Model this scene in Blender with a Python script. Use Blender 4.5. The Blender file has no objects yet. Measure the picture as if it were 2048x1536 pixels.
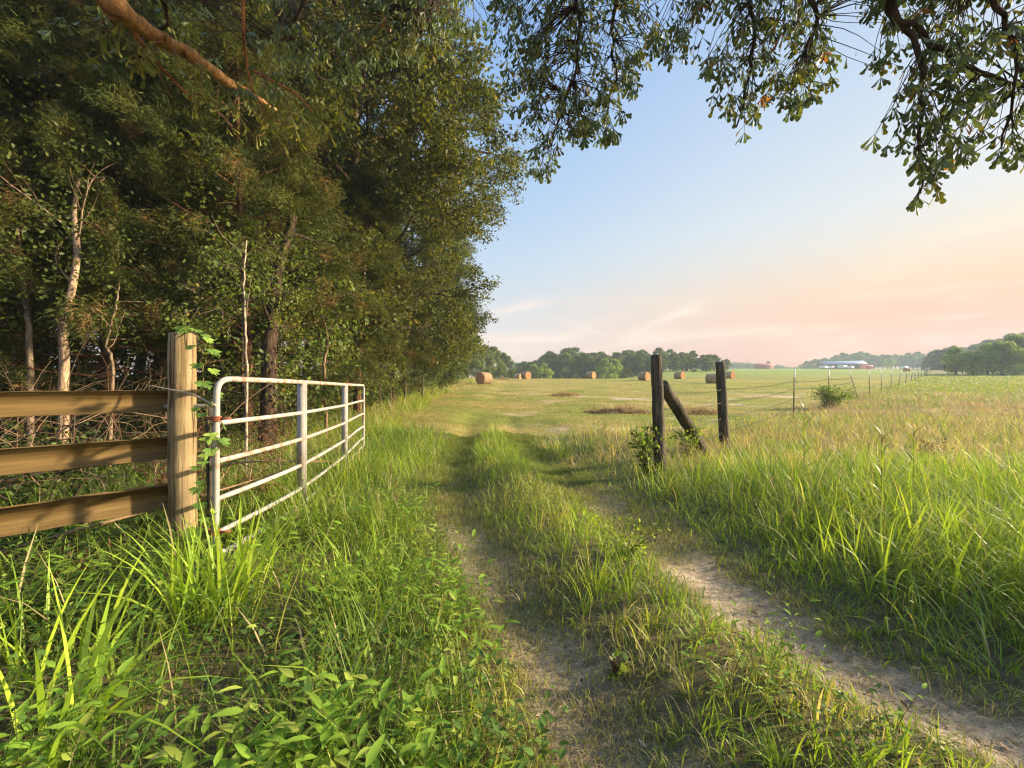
import bpy, math, random
import numpy as np

random.seed(5)
RNG = np.random.default_rng(11)
scene = bpy.context.scene
COL = scene.collection
F, CX, HY, EYE = 800.0, 1024.0, 775.0, 1.38      # lens in photo pixels, eye height in metres

def W3(px, py, d):
    """point seen at photo pixel px,py at depth d metres"""
    return np.array([(px - CX) / F * d, d, EYE + (HY - py) / F * d])

# ------------------------------------------------------------------ noise
def _hash(ix, iy, seed):
    h = (ix.astype(np.int64) * 374761393 + iy.astype(np.int64) * 668265263 + seed * 974634777) & 0x7fffffff
    h = ((h ^ (h >> 13)) * 1274126177) & 0x7fffffff
    h = (h ^ (h >> 16)) & 0xffff
    return h / 65535.0
def vnoise(x, y, seed=0):
    x = np.asarray(x, float); y = np.asarray(y, float)
    ix = np.floor(x); iy = np.floor(y); fx = x - ix; fy = y - iy
    fx = fx * fx * (3 - 2 * fx); fy = fy * fy * (3 - 2 * fy)
    a = _hash(ix, iy, seed); b = _hash(ix + 1, iy, seed); c = _hash(ix, iy + 1, seed); d = _hash(ix + 1, iy + 1, seed)
    return (a * (1 - fx) + b * fx) * (1 - fy) + (c * (1 - fx) + d * fx) * fy
def fbm(x, y, seed=0, octv=3):
    s = 0; a = .5; n = 0
    for k in range(octv):
        s = s + a * vnoise(x, y, seed + 17 * k); n += a; a *= .5; x = x * 2.03 + 3.1; y = y * 2.03 + 7.7
    return s / n
def sstep(a, b, x):
    t = np.clip((np.asarray(x, float) - a) / (b - a), 0, 1)
    return t * t * (3 - 2 * t)
def unit(v):
    v = np.asarray(v, float)
    return v / np.maximum(np.linalg.norm(v, axis=-1, keepdims=True), 1e-9)

# ------------------------------------------------------------------ terrain
_D  = np.array([0, 8, 11, 14, 20, 30, 48, 57, 67, 80, 110, 150, 200, 300, 400, 900.])
_Zr = np.array([0, 0, .1, .24, .50, .93, 1.68, 1.95, 2.55, 3.18, 4.8, 7.4, 10.0, 15.2, 20.2, 22.])
_Zl = np.array([0, 0, .1, .24, .50, .93, 1.68, 2.1, 2.6, 3.15, 3.1, 2.6, 2.2, 2.0, 2.0, 2.0])
RUT_R = ([-6, 1.0, 1.64, 2.23, 2.94, 4.4, 7.1, 10, 14], [5.4, 2.22, 1.9, 1.6, 1.38, 1.14, .62, .2, -.1])
RUT_L = ([-6, 1.0, 1.64, 2.37, 3.4, 4.5, 7.1, 9.6, 14], [3.2, .62, .36, .1, -.27, -.62, -1.0, -1.15, -1.5])
def rut_r(Y): return np.interp(Y, *RUT_R)
def rut_l(Y): return np.interp(Y, *RUT_L)
def fence_x(Y): return 3.6 + 1.083 * (Y - 8.2)
def hmacro(X, Y):
    d = np.maximum(Y, 0.0)
    u = X / np.maximum(Y, 4.0)
    w = sstep(.18, .40, u)
    z = np.interp(d, _D, _Zl) * (1 - w) + np.interp(d, _D, _Zr) * w
    z = z + 11 * sstep(1.06, 1.27, u) * sstep(170, 250, Y)
    return z
def height(X, Y):
    X = np.asarray(X, float); Y = np.asarray(Y, float)
    z = hmacro(X, Y)
    near = 1 - sstep(10, 18, Y)
    wl = .42 - .08 * sstep(3, 7, Y)
    dr = np.exp(-((X - rut_r(Y)) / .27) ** 2); dl = np.exp(-((X - rut_l(Y)) / .27) ** 2)
    z = z - near * .05 * (dr + dl)
    mid = .5 * (rut_r(Y) + rut_l(Y))
    z = z + near * .05 * np.exp(-((X - mid) / .4) ** 2)
    z = z + .12 * sstep(-.9, -2.4, X - 0.0) * (1 - sstep(40, 80, Y))        # bank at the woods' edge
    z = z + near * .10 * sstep(.5, 1.8, X - rut_r(Y))
    z = z + (fbm(X * .9, Y * .9, 3, 3) - .5) * .10 * (1 - sstep(30, 80, Y)) + (fbm(X * 5, Y * 5, 9, 2) - .5) * .03 * near
    return z

# ------------------------------------------------------------------ mesh helpers
def tag(o, label=None, cat=None, group=None, kind=None):
    if label: o["label"] = label
    if cat: o["category"] = cat
    if group: o["group"] = group
    if kind: o["kind"] = kind
    return o
def empty(name, loc, label=None, cat=None, group=None, rz=0.0):
    o = bpy.data.objects.new(name, None); COL.objects.link(o)
    o.location = [float(c) for c in loc]; o.rotation_euler = (0, 0, rz); o.empty_display_size = .2
    return tag(o, label, cat, group)
class MB:
    """collects vertices, faces and a colour per vertex; becomes ONE mesh object"""
    def __init__(s): s.v = []; s.c = []; s.f = []; s.n = 0
    def add(s, v, f, c=None):
        v = np.asarray(v, np.float32).reshape(-1, 3)
        if isinstance(f, np.ndarray): f = [f]
        for a in f:
            if len(a): s.f.append(np.asarray(a, np.int32) + s.n)
        if c is None: c = np.ones((len(v), 3), np.float32) * .5
        c = np.asarray(c, np.float32)
        if c.ndim == 1: c = np.repeat(c[None], len(v), 0)
        s.v.append(v); s.c.append(c); s.n += len(v)
        return s
    def build(s, name, mat, parent=None, smooth=False, loc=None, mats=None):
        me = bpy.data.meshes.new(name)
        v = np.concatenate(s.v) if s.v else np.zeros((0, 3), np.float32); c = np.concatenate(s.c)
        if loc is not None: v = v - np.asarray(loc, np.float32)
        me.vertices.add(len(v)); me.vertices.foreach_set("co", v.ravel())
        li = np.concatenate([a.ravel() for a in s.f]); tot = np.concatenate([np.full(len(a), a.shape[1], np.int32) for a in s.f])
        st = np.concatenate([[0], np.cumsum(tot)[:-1]]).astype(np.int32)
        me.loops.add(len(li)); me.loops.foreach_set("vertex_index", li.astype(np.int32))
        me.polygons.add(len(tot)); me.polygons.foreach_set("loop_start", st); me.polygons.foreach_set("loop_total", tot)
        if smooth: me.polygons.foreach_set("use_smooth", np.ones(len(tot), bool))
        a = me.attributes.new("Col", 'FLOAT_COLOR', 'POINT')
        c4 = np.ones((len(v), 4), np.float32); c4[:, :3] = c; a.data.foreach_set("color", c4.ravel())
        me.materials.append(mat)
        me.update(calc_edges=True); me.validate()
        o = bpy.data.objects.new(name, me); COL.objects.link(o)
        if parent is not None: o.parent = parent
        if loc is not None and parent is None: o.location = [float(x) for x in loc]
        return o
def tube(mb, pts, rad, sides=6, col=None, caps=True, bump=0.0):
    P = np.asarray(pts, float); n = len(P); R = np.broadcast_to(np.asarray(rad, float), (n,)).copy()
    T = np.gradient(P, axis=0); T = unit(T)
    ref = np.array([0, 0, 1.]) if abs(T[0][2]) < .9 else np.array([1., 0, 0])
    A = np.zeros_like(P); a = unit(np.cross(T[0], ref)); 
    for i in range(n):
        a = a - T[i] * a.dot(T[i]); a = a / max(np.linalg.norm(a), 1e-9); A[i] = a
    B = np.cross(T, A); th = np.linspace(0, 2 * np.pi, sides, endpoint=False)
    rr = R[:, None] * np.ones(sides)
    if bump: rr = rr * (1 + bump * (RNG.random((n, sides)) - .5))
    V = P[:, None] + rr[..., None] * (np.cos(th)[None, :, None] * A[:, None] + np.sin(th)[None, :, None] * B[:, None])
    i = np.arange(n - 1)[:, None] * sides; j = np.arange(sides)[None]; k = (j + 1) % sides
    q = np.stack([i + j, i + k, i + sides + k, i + sides + j], -1).reshape(-1, 4)
    fs = [q]
    if caps: fs += [np.arange(sides)[::-1][None], (np.arange(sides) + (n - 1) * sides)[None]]
    mb.add(V.reshape(-1, 3), fs, col)
def box(mb, c, s, rz=0.0, col=None, bev=0.0):
    x, y, z = [v / 2 for v in s]
    b = min(bev, x * .9, y * .9, z * .9)
    if b <= 0:
        V = np.array([[-x,-y,-z],[x,-y,-z],[x,y,-z],[-x,y,-z],[-x,-y,z],[x,-y,z],[x,y,z],[-x,y,z]])
        f = np.array([[3,2,1,0],[4,5,6,7],[0,1,5,4],[1,2,6,5],[2,3,7,6],[3,0,4,7]])
        fs = [f]
    else:
        V = []
        for sz, sh in ((-z, b), (-z + b, 0), (z - b, 0), (z, b)):
            xx, yy = x - sh, y - sh
            V += [[-xx,-yy,sz],[xx,-yy,sz],[xx,yy,sz],[-xx,yy,sz]]
        V = np.array(V); f = [[3,2,1,0],[12,13,14,15]]
        for r in range(3):
            for k in range(4): f.append([r*4+k, r*4+(k+1)%4, r*4+4+(k+1)%4, r*4+4+k])
        fs = [np.array(f)]
    ca, sa = math.cos(rz), math.sin(rz)
    V = V @ np.array([[ca, sa, 0], [-sa, ca, 0], [0, 0, 1]]) + np.asarray(c)
    mb.add(V, fs, col)
def smooth_path(pts, n):
    P = np.asarray(pts, float); m = len(P)
    t = np.linspace(0, m - 1, n); i = np.clip(t.astype(int), 0, m - 2); u = (t - i)[:, None]
    p0 = P[np.clip(i - 1, 0, m - 1)]; p1 = P[i]; p2 = P[i + 1]; p3 = P[np.clip(i + 2, 0, m - 1)]
    return .5 * (2 * p1 + (p2 - p0) * u + (2 * p0 - 5 * p1 + 4 * p2 - p3) * u ** 2 + (3 * p1 - p0 - 3 * p2 + p3) * u ** 3)
def inst(mb, tv, tf, O, X, Y, S, C):
    """template vertices (along, across, up) placed at N frames"""
    N = len(O)
    if N == 0: return
    X = unit(X); Z = unit(np.cross(X, Y)); Yv = np.cross(Z, X)
    S = np.asarray(S, float)
    if S.ndim == 1: S = np.repeat(S[:, None], 3, 1)
    V = (O[:, None] + tv[None, :, 0:1] * S[:, None, 0:1] * X[:, None] + tv[None, :, 1:2] * S[:, None, 1:2] * Yv[:, None]
         + tv[None, :, 2:3] * S[:, None, 2:3] * Z[:, None])
    m = len(tv)
    f = (np.arange(N)[:, None, None] * m + tf[None]).reshape(-1, tf.shape[1])
    mb.add(V.reshape(-1, 3), f, np.repeat(np.asarray(C, np.float32), m, 0))
def rdir(n, rng=RNG): return unit(rng.normal(size=(n, 3)))
# leaf templates: (along 0..1, across, up)
DIAMOND = (np.array([[0, 0, 0], [.45, .5, .06], [1, 0, -.05], [.45, -.5, .06]]), np.array([[0, 3, 2, 1]]))
def _rows(us, hw, fold=.25, curl=.12):
    v = []
    for u, h in zip(us, hw):
        z = -curl * u * u
        v += [[u, h, z + fold * h], [u, 0, z], [u, -h, z + fold * h]]
    f = []
    for r in range(len(us) - 1):
        a = r * 3
        f += [[a, a + 1, a + 4, a + 3], [a + 1, a + 2, a + 5, a + 4]]
    return np.array(v), np.array(f)
SPATULA = _rows([0, .34, .66, .88, 1.0], [.015, .07, .16, .27, .13])       # water-oak leaf, broad towards its tip
LANCE = _rows([0, .25, .55, .8, 1.0], [.02, .15, .14, .08, .005], .3, .25)
OVATE = _rows([0, .2, .45, .75, 1.0], [.02, .24, .30, .18, .005], .3, .15)
HEXLEAF = (np.array([[0, 0, 0], [.3, .26, .05], [.7, .24, .03], [1, 0, -.06], [.7, -.24, .03], [.3, -.26, .05]]), np.array([[5, 4, 3, 2, 1, 0]]))
NEEDLE = (np.array([[0, -.5, 0], [0, .5, 0], [1, .25, 0], [1, -.25, 0]]), np.array([[0, 3, 2, 1]]))

# ------------------------------------------------------------------ materials
def newmat(name):
    m = bpy.data.materials.new(name); m.use_nodes = True
    nt = m.node_tree; nt.nodes.clear()
    out = nt.nodes.new('ShaderNodeOutputMaterial')
    return m, nt, out
def N(nt, typ, **kw):
    n = nt.nodes.new(typ)
    for k, v in kw.items():
        if hasattr(n, k): setattr(n, k, v)
        else: n.inputs[k].default_value = v
    return n
def mat_leaf(name, trans=.4, rough=.55, spec=.25, tmul=(1.5, 1.35, .6)):
    m, nt, out = newmat(name); L = nt.links.new
    at = N(nt, 'ShaderNodeAttribute', attribute_name='Col')
    p = N(nt, 'ShaderNodeBsdfPrincipled'); p.inputs['Roughness'].default_value = rough; p.inputs['Specular IOR Level'].default_value = spec
    t = N(nt, 'ShaderNodeBsdfTranslucent')
    mul = N(nt, 'ShaderNodeMix', data_type='RGBA', blend_type='MULTIPLY'); mul.inputs[0].default_value = 1
    L(at.outputs['Color'], mul.inputs[6]); mul.inputs[7].default_value = (*tmul, 1)
    L(at.outputs['Color'], p.inputs['Base Color']); L(mul.outputs[2], t.inputs['Color'])
    mx = N(nt, 'ShaderNodeMixShader'); mx.inputs[0].default_value = trans
    L(p.outputs[0], mx.inputs[1]); L(t.outputs[0], mx.inputs[2]); L(mx.outputs[0], out.inputs['Surface'])
    return m
def mat_noise(name, cols, scale=(8, 8, 8), rough=.8, bump=.4, detail=6, dist=.02, attr=False, spec=.3, metal=0.0, cracks=None, coord='Object'):
    """colour ramp over stretched noise + bump; cols = [(pos, rgb), ...]"""
    m, nt, out = newmat(name); L = nt.links.new
    tc = N(nt, 'ShaderNodeTexCoord'); mp = N(nt, 'ShaderNodeMapping'); mp.inputs['Scale'].default_value = scale
    L(tc.outputs[coord], mp.inputs[0])
    nz = N(nt, 'ShaderNodeTexNoise'); nz.inputs['Scale'].default_value = 1; nz.inputs['Detail'].default_value = detail; nz.inputs['Roughness'].default_value = .62
    L(mp.outputs[0], nz.inputs['Vector'])
    cr = N(nt, 'ShaderNodeValToRGB'); e = cr.color_ramp.elements
    while len(e) < len(cols): e.new(.5)
    for k, (ps, c) in enumerate(cols): e[k].position = ps; e[k].color = (*c, 1)
    L(nz.outputs['Fac'], cr.inputs[0])
    p = N(nt, 'ShaderNodeBsdfPrincipled'); p.inputs['Roughness'].default_value = rough; p.inputs['Specular IOR Level'].default_value = spec; p.inputs['Metallic'].default_value = metal
    col = cr.outputs['Color']
    if attr:
        at = N(nt, 'ShaderNodeAttribute', attribute_name='Col')
        mul = N(nt, 'ShaderNodeMix', data_type='RGBA', blend_type='MULTIPLY'); mul.inputs[0].default_value = 1
        L(at.outputs['Color'], mul.inputs[6]); L(col, mul.inputs[7]); col = mul.outputs[2]
    hgt = nz.outputs['Fac']
    if cracks:                                              # thin dark drying cracks along the grain
        mp2 = N(nt, 'ShaderNodeMapping'); mp2.inputs['Scale'].default_value = cracks; L(tc.outputs[coord], mp2.inputs[0])
        n2 = N(nt, 'ShaderNodeTexNoise'); n2.inputs['Scale'].default_value = 1; n2.inputs['Detail'].default_value = 3; L(mp2.outputs[0], n2.inputs['Vector'])
        sb = N(nt, 'ShaderNodeMath', operation='SUBTRACT'); L(n2.outputs['Fac'], sb.inputs[0]); sb.inputs[1].default_value = .5
        ab = N(nt, 'ShaderNodeMath', operation='ABSOLUTE'); L(sb.outputs[0], ab.inputs[0])
        rr = N(nt, 'ShaderNodeMapRange'); rr.inputs[1].default_value = .002; rr.inputs[2].default_value = .022; rr.inputs[3].default_value = .28; L(ab.outputs[0], rr.inputs[0])
        mu = N(nt, 'ShaderNodeMix', data_type='RGBA', blend_type='MULTIPLY'); mu.inputs[0].default_value = 1; L(col, mu.inputs[6]); L(rr.outputs[0], mu.inputs[7]); col = mu.outputs[2]
        n3 = N(nt, 'ShaderNodeTexNoise'); n3.inputs['Scale'].default_value = 3.2; n3.inputs['Detail'].default_value = 4; L(tc.outputs[coord], n3.inputs['Vector'])
        r3 = N(nt, 'ShaderNodeMapRange'); r3.inputs[1].default_value = .35; r3.inputs[2].default_value = .62; r3.inputs[3].default_value = .62; r3.inputs[4].default_value = 1.08; L(n3.outputs['Fac'], r3.inputs[0])
        m3 = N(nt, 'ShaderNodeMix', data_type='RGBA', blend_type='MULTIPLY'); m3.inputs[0].default_value = 1; L(col, m3.inputs[6]); L(r3.outputs[0], m3.inputs[7]); col = m3.outputs[2]
        ma = N(nt, 'ShaderNodeMath', operation='ADD'); L(hgt, ma.inputs[0]); L(rr.outputs[0], ma.inputs[1]); hgt = ma.outputs[0]
    L(col, p.inputs['Base Color'])
    b = N(nt, 'ShaderNodeBump'); b.inputs['Strength'].default_value = bump; b.inputs['Distance'].default_value = dist
    L(hgt, b.inputs['Height']); L(b.outputs[0], p.inputs['Normal']); L(p.outputs[0], out.inputs['Surface'])
    return m
M_LEAF = mat_leaf('leaf', .42)
M_NEEDLE = mat_leaf('cedar_needle', .3, .7, .15)
M_GRASS = mat_leaf('grass_blade', .42, .5, .3, (1.35, 1.35, .6))
M_DRY = mat_leaf('dry_grass', .3, .8, .1, (1.1, 1.0, .8))
M_FAR = mat_leaf('far_foliage', .42, .8, .1)
M_OAK = mat_leaf('water_oak_leaf', .34, .5, .3, (1.3, 1.2, .6))
M_BARK = mat_noise('bark', [(.32, (.22, .19, .16)), (.48, (.75, .68, .60)), (.7, (1.35, 1.22, 1.05))], (16, 16, 4), .95, 1.0, 10, .05, attr=True, spec=.05)
M_TWIG = mat_noise('twig', [(.3, (.7, .66, .6)), (.7, (1.2, 1.1, 1.0))], (20, 20, 20), .85, .4, 3, .01, attr=True, spec=.15)
M_POST = mat_noise('treated_pine_post', [(.25, (.09, .062, .03)), (.42, (.22, .158, .075)), (.55, (.31, .232, .125)), (.8, (.39, .31, .18))], (26, 26, 1.1), .85, 1.0, 8, .012, spec=.12, cracks=(15, 15, .55))
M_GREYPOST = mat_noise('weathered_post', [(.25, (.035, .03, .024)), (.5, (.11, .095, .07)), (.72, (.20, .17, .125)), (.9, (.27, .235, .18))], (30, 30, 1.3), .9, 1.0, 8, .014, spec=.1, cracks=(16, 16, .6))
M_BOARD = mat_noise('fence_board', [(.25, (.085, .053, .02)), (.48, (.155, .10, .036)), (.62, (.20, .132, .05)), (.85, (.26, .18, .075))], (1.2, 1.2, 34), .8, .7, 8, .008, spec=.12)
M_GATE = mat_noise('weathered_gate_paint', [(.25, (.24, .14, .09)), (.38, (.30, .23, .17)), (.44, (.33, .315, .275)), (.75, (.46, .44, .40))], (9, 9, 9), .5, .25, 7, .004, spec=.4)
M_RUSTY = mat_noise('rusty_gate_paint', [(.34, (.26, .13, .085)), (.45, (.36, .23, .16)), (.52, (.39, .34, .29)), (.8, (.48, .45, .40))], (12, 12, 12), .6, .3, 7, .004, spec=.3)
M_RUST = mat_noise('rust', [(.3, (.16, .05, .025)), (.7, (.36, .14, .07))], (40, 40, 40), .8, .4, 5, .003, spec=.2)
M_STEEL = mat_noise('dull_steel', [(.3, (.12, .11, .10)), (.7, (.30, .28, .26))], (60, 60, 60), .5, .2, 4, .002, spec=.4, metal=.6)
M_WIRE = mat_noise('wire', [(.3, (.06, .05, .04)), (.7, (.16, .13, .10))], (60, 60, 60), .6, .2, 4, .002, spec=.3)
M_TPOST = mat_noise('green_black_steel', [(.3, (.015, .017, .015)), (.7, (.04, .042, .036))], (30, 30, 30), .6, .2, 4, .002, spec=.3)
M_TIP = mat_noise('white_paint', [(.3, (.62, .62, .60)), (.7, (.80, .80, .78))], (30, 30, 30), .5, .1, 3, .002)
M_HAYSIDE = mat_noise('hay_side', [(.25, (.18, .12, .07)), (.5, (.36, .25, .14)), (.8, (.50, .36, .21))], (3, 26, 26), .95, 1.0, 8, .05, spec=.05)
M_HAYEND = mat_noise('hay_end', [(.25, (.28, .13, .06)), (.5, (.52, .25, .11)), (.8, (.66, .36, .17))], (14, 14, 14), .95, .9, 8, .04, spec=.05)

def mat_ground():
    m, nt, out = newmat('ground_soil'); L = nt.links.new
    at = N(nt, 'ShaderNodeAttribute', attribute_name='Col'); tc = N(nt, 'ShaderNodeTexCoord')
    cols = []
    for sc, lo, hi in ((1.3, .78, 1.2), (22.0, .55, 1.4), (120., .6, 1.4)):
        nz = N(nt, 'ShaderNodeTexNoise'); nz.inputs['Scale'].default_value = sc; nz.inputs['Detail'].default_value = 5; nz.inputs['Roughness'].default_value = .65
        L(tc.outputs['Object'], nz.inputs['Vector'])
        mr = N(nt, 'ShaderNodeMapRange'); mr.inputs[1].default_value = .3; mr.inputs[2].default_value = .7; mr.inputs[3].default_value = lo; mr.inputs[4].default_value = hi
        L(nz.outputs['Fac'], mr.inputs[0]); cols.append((nz, mr))
    cur = at.outputs['Color']
    for nz, mr in cols:
        mul = N(nt, 'ShaderNodeMix', data_type='RGBA', blend_type='MULTIPLY'); mul.inputs[0].default_value = 1
        L(cur, mul.inputs[6]); L(mr.outputs[0], mul.inputs[7]); cur = mul.outputs[2]
    p = N(nt, 'ShaderNodeBsdfPrincipled'); p.inputs['Roughness'].default_value = .95; p.inputs['Specular IOR Level'].default_value = .1
    L(cur, p.inputs['Base Color'])
    add = N(nt, 'ShaderNodeMath', operation='ADD'); L(cols[1][0].outputs['Fac'], add.inputs[0]); L(cols[2][0].outputs['Fac'], add.inputs[1])
    b = N(nt, 'ShaderNodeBump'); b.inputs['Strength'].default_value = .8; b.inputs['Distance'].default_value = .025
    L(add.outputs[0], b.inputs['Height']); L(b.outputs[0], p.inputs['Normal']); L(p.outputs[0], out.inputs['Surface'])
    return m
M_GROUND = mat_ground()

# ------------------------------------------------------------------ zones
WOOD_X = ([-10, 2, 5, 10, 23, 48, 90, 140], [-3.6, -3.6, -4.2, -5.0, -6.2, -6.8, -8.5, -11])
def wood_edge(Y): return np.interp(Y, *WOOD_X)
def mow_line(X): return 10.6 + .9 * (fbm(X * .6, X * 0 + 2, 5) - .5) * 2 + .10 * np.clip(X, 0, 6)
def is_meadow(X, Y):  return (X > fence_x(Y) - .7) & (Y > 6)
def is_mown(X, Y): return (Y > mow_line(X)) & (X < fence_x(Y) - .7 - .5 * fbm(X, Y, 8)) & (X > wood_edge(Y) + 1.2)
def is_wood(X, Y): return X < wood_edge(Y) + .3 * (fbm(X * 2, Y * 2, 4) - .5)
def rut_d(X, Y): return np.minimum(np.abs(X - rut_r(Y)), np.abs(X - rut_l(Y)))
def bare(X, Y):
    """1 on bare track soil"""
    e = (fbm(X * 4, Y * 4, 21, 3) - .5) * .30
    br = sstep(.34, .16, np.abs(X - rut_r(Y)) + e) * (sstep(3.9, 2.9, Y) + .8 * np.exp(-((Y - 4.7) / .5) ** 2))
    bl = sstep(.30, .12, np.abs(X - rut_l(Y)) + e) * (.62 * sstep(5.5, 3.8, Y)) * (.25 + 1.0 * vnoise(X * 1.6, Y * 1.1, 31))
    far = .8 * sstep(.62, .75, fbm(X * .45, Y * .45, 77, 3)) * sstep(10.4, 11.5, Y) * sstep(40, 25, Y)
    return np.clip(np.maximum(np.maximum(br, bl), far), 0, 1)

def build_ground():
    ys = np.concatenate([np.arange(-8, 0, .4), np.arange(0, 6, .06), np.arange(6, 14, .12), np.arange(14, 40, .4), 40 * 1.045 ** np.arange(0, 72)])
    a = np.concatenate([np.arange(0, 3.2, .06), np.arange(3.2, 8, .15), np.arange(8, 20, .5), 20 * 1.06 ** np.arange(0, 64)])
    xs = np.concatenate([-a[::-1], a[1:]])
    X, Y = np.meshgrid(xs, ys); Z = height(X, Y)
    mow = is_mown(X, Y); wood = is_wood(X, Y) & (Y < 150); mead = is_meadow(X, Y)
    n1 = fbm(X * .35, Y * .35, 41, 4); n2 = fbm(X * 1.7, Y * 1.7, 43, 3); stripe = fbm(X * .09, Y * .9, 45, 3)
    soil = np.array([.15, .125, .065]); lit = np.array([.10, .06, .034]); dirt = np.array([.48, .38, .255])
    C = soil + 0 * X[..., None]
    fieldg = np.array([.20, .22, .05]); fieldt = np.array([.36, .27, .10]); far_g = np.array([.20, .25, .04])
    tanw = np.clip(.15 + 1.6 * (n1 - .42) + 1.1 * (stripe - .5), 0, 1) * sstep(140, 60, Y) 
    tanw = np.clip(tanw + .35 * sstep(30, 60, Y) * sstep(25, 0, X), 0, 1)
    fc = fieldg * (1 - tanw[..., None]) + fieldt * tanw[..., None]
    fw = sstep(70, 150, Y)[..., None]; fc = fc * (1 - fw) + far_g * (.75 + .5 * stripe[..., None]) * fw
    C = np.where(mow[..., None], fc, C)
    mc = np.array([.13, .15, .04]) * (1 - n1[..., None]) + np.array([.22, .17, .075]) * n1[..., None]
    C = np.where(mead[..., None] & ~mow[..., None], mc, C)
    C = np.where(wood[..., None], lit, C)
    b = bare(X, Y)[..., None]; C = C * (1 - b) + dirt * (.85 + .3 * n2[..., None]) * b
    ny, nx = X.shape
    idx = np.arange(ny * nx).reshape(ny, nx)
    q = np.stack([idx[:-1, :-1], idx[:-1, 1:], idx[1:, 1:], idx[1:, :-1]], -1).reshape(-1, 4)
    V = np.stack([X, Y, Z], -1).reshape(-1, 3); C = C.reshape(-1, 3)
    xc, yc = V[q, 0].mean(1), V[q, 1].mean(1)
    trk = (rut_d(xc, yc) < .36) & (yc < 12.5)
    mw = is_mown(xc, yc) & ~trk
    for nm, m in (('dirt_track', trk), ('hay_field', mw), ('ground', ~trk & ~mw)):
        qq = q[m]; used, inv = np.unique(qq, return_inverse=True)
        mb = MB(); mb.add(V[used], inv.reshape(-1, 4), C[used])
        tag(mb.build(nm, M_GROUND, smooth=True), kind='structure')
build_ground()

# ------------------------------------------------------------------ grass
def blades(mb, P, L, Wd, bend, az, col, segs=3):
    n = len(P)
    if n == 0: return
    t = np.linspace(0, 1, segs + 1)[None, :, None]
    h = np.stack([np.cos(az), np.sin(az), 0 * az], -1)[:, None]
    tw = az + np.pi / 2 + RNG.normal(0, .5, n)
    ac = np.stack([np.cos(tw), np.sin(tw), 0 * tw], -1)[:, None]
    b = bend[:, None, None]; Lx = L[:, None, None]
    ctr = P[:, None] + h * (b * t ** 1.8 * Lx) + np.array([0, 0, 1.]) * (Lx * (t * np.sqrt(np.maximum(1 - .4 * b * b, .1)) - .45 * b * b * t ** 3))
    w = Wd[:, None, None] * .5 * np.array([.75, 1.0, .75, .12] if segs == 3 else ([.8, .9, .1] if segs == 2 else list(np.interp(np.linspace(0, 1, segs + 1), [0, .3, .6, 1], [.7, 1, .85, .06]))))[None, :, None]
    V = np.stack([ctr - ac * w, ctr + ac * w], 2)            # n, segs+1, 2, 3
    m = (segs + 1) * 2
    r = np.arange(segs) * 2
    tf = np.stack([r, r + 1, r + 3, r + 2], -1)
    f = (np.arange(n)[:, None, None] * m + tf[None]).reshape(-1, 4)
    mb.add(V.reshape(-1, 3), f, np.repeat(col, m, 0))
def greens(n, a, b, spread=.25):
    t = RNG.random((n, 1)); c = np.asarray(a) * (1 - t) + np.asarray(b) * t
    return c * (1 + spread * (RNG.random((n, 1)) - .5) * 2)
def scatter(y0, y1, rho, kmax, side=1.34, pad=.6):
    """points in the part of the ground the lens sees; rho(Y) = per square metre"""
    ys = np.linspace(y0, y1, 400); wdt = 2 * (side * ys + pad); d = rho(ys) * wdt
    cdf = np.concatenate([[0], np.cumsum((d[1:] + d[:-1]) / 2 * np.diff(ys))]); n = int(min(cdf[-1], kmax))
    Y = np.interp(RNG.random(n) * cdf[-1], cdf, ys); X = (RNG.random(n) * 2 - 1) * (side * Y + pad)
    return X, Y
LIGHTG, MIDG, DARKG = (.30, .40, .04), (.18, .275, .035), (.09, .155, .026)
TAN, STRAW, OLIVE = (.36, .29, .13), (.46, .39, .20), (.17, .17, .045)

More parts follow.
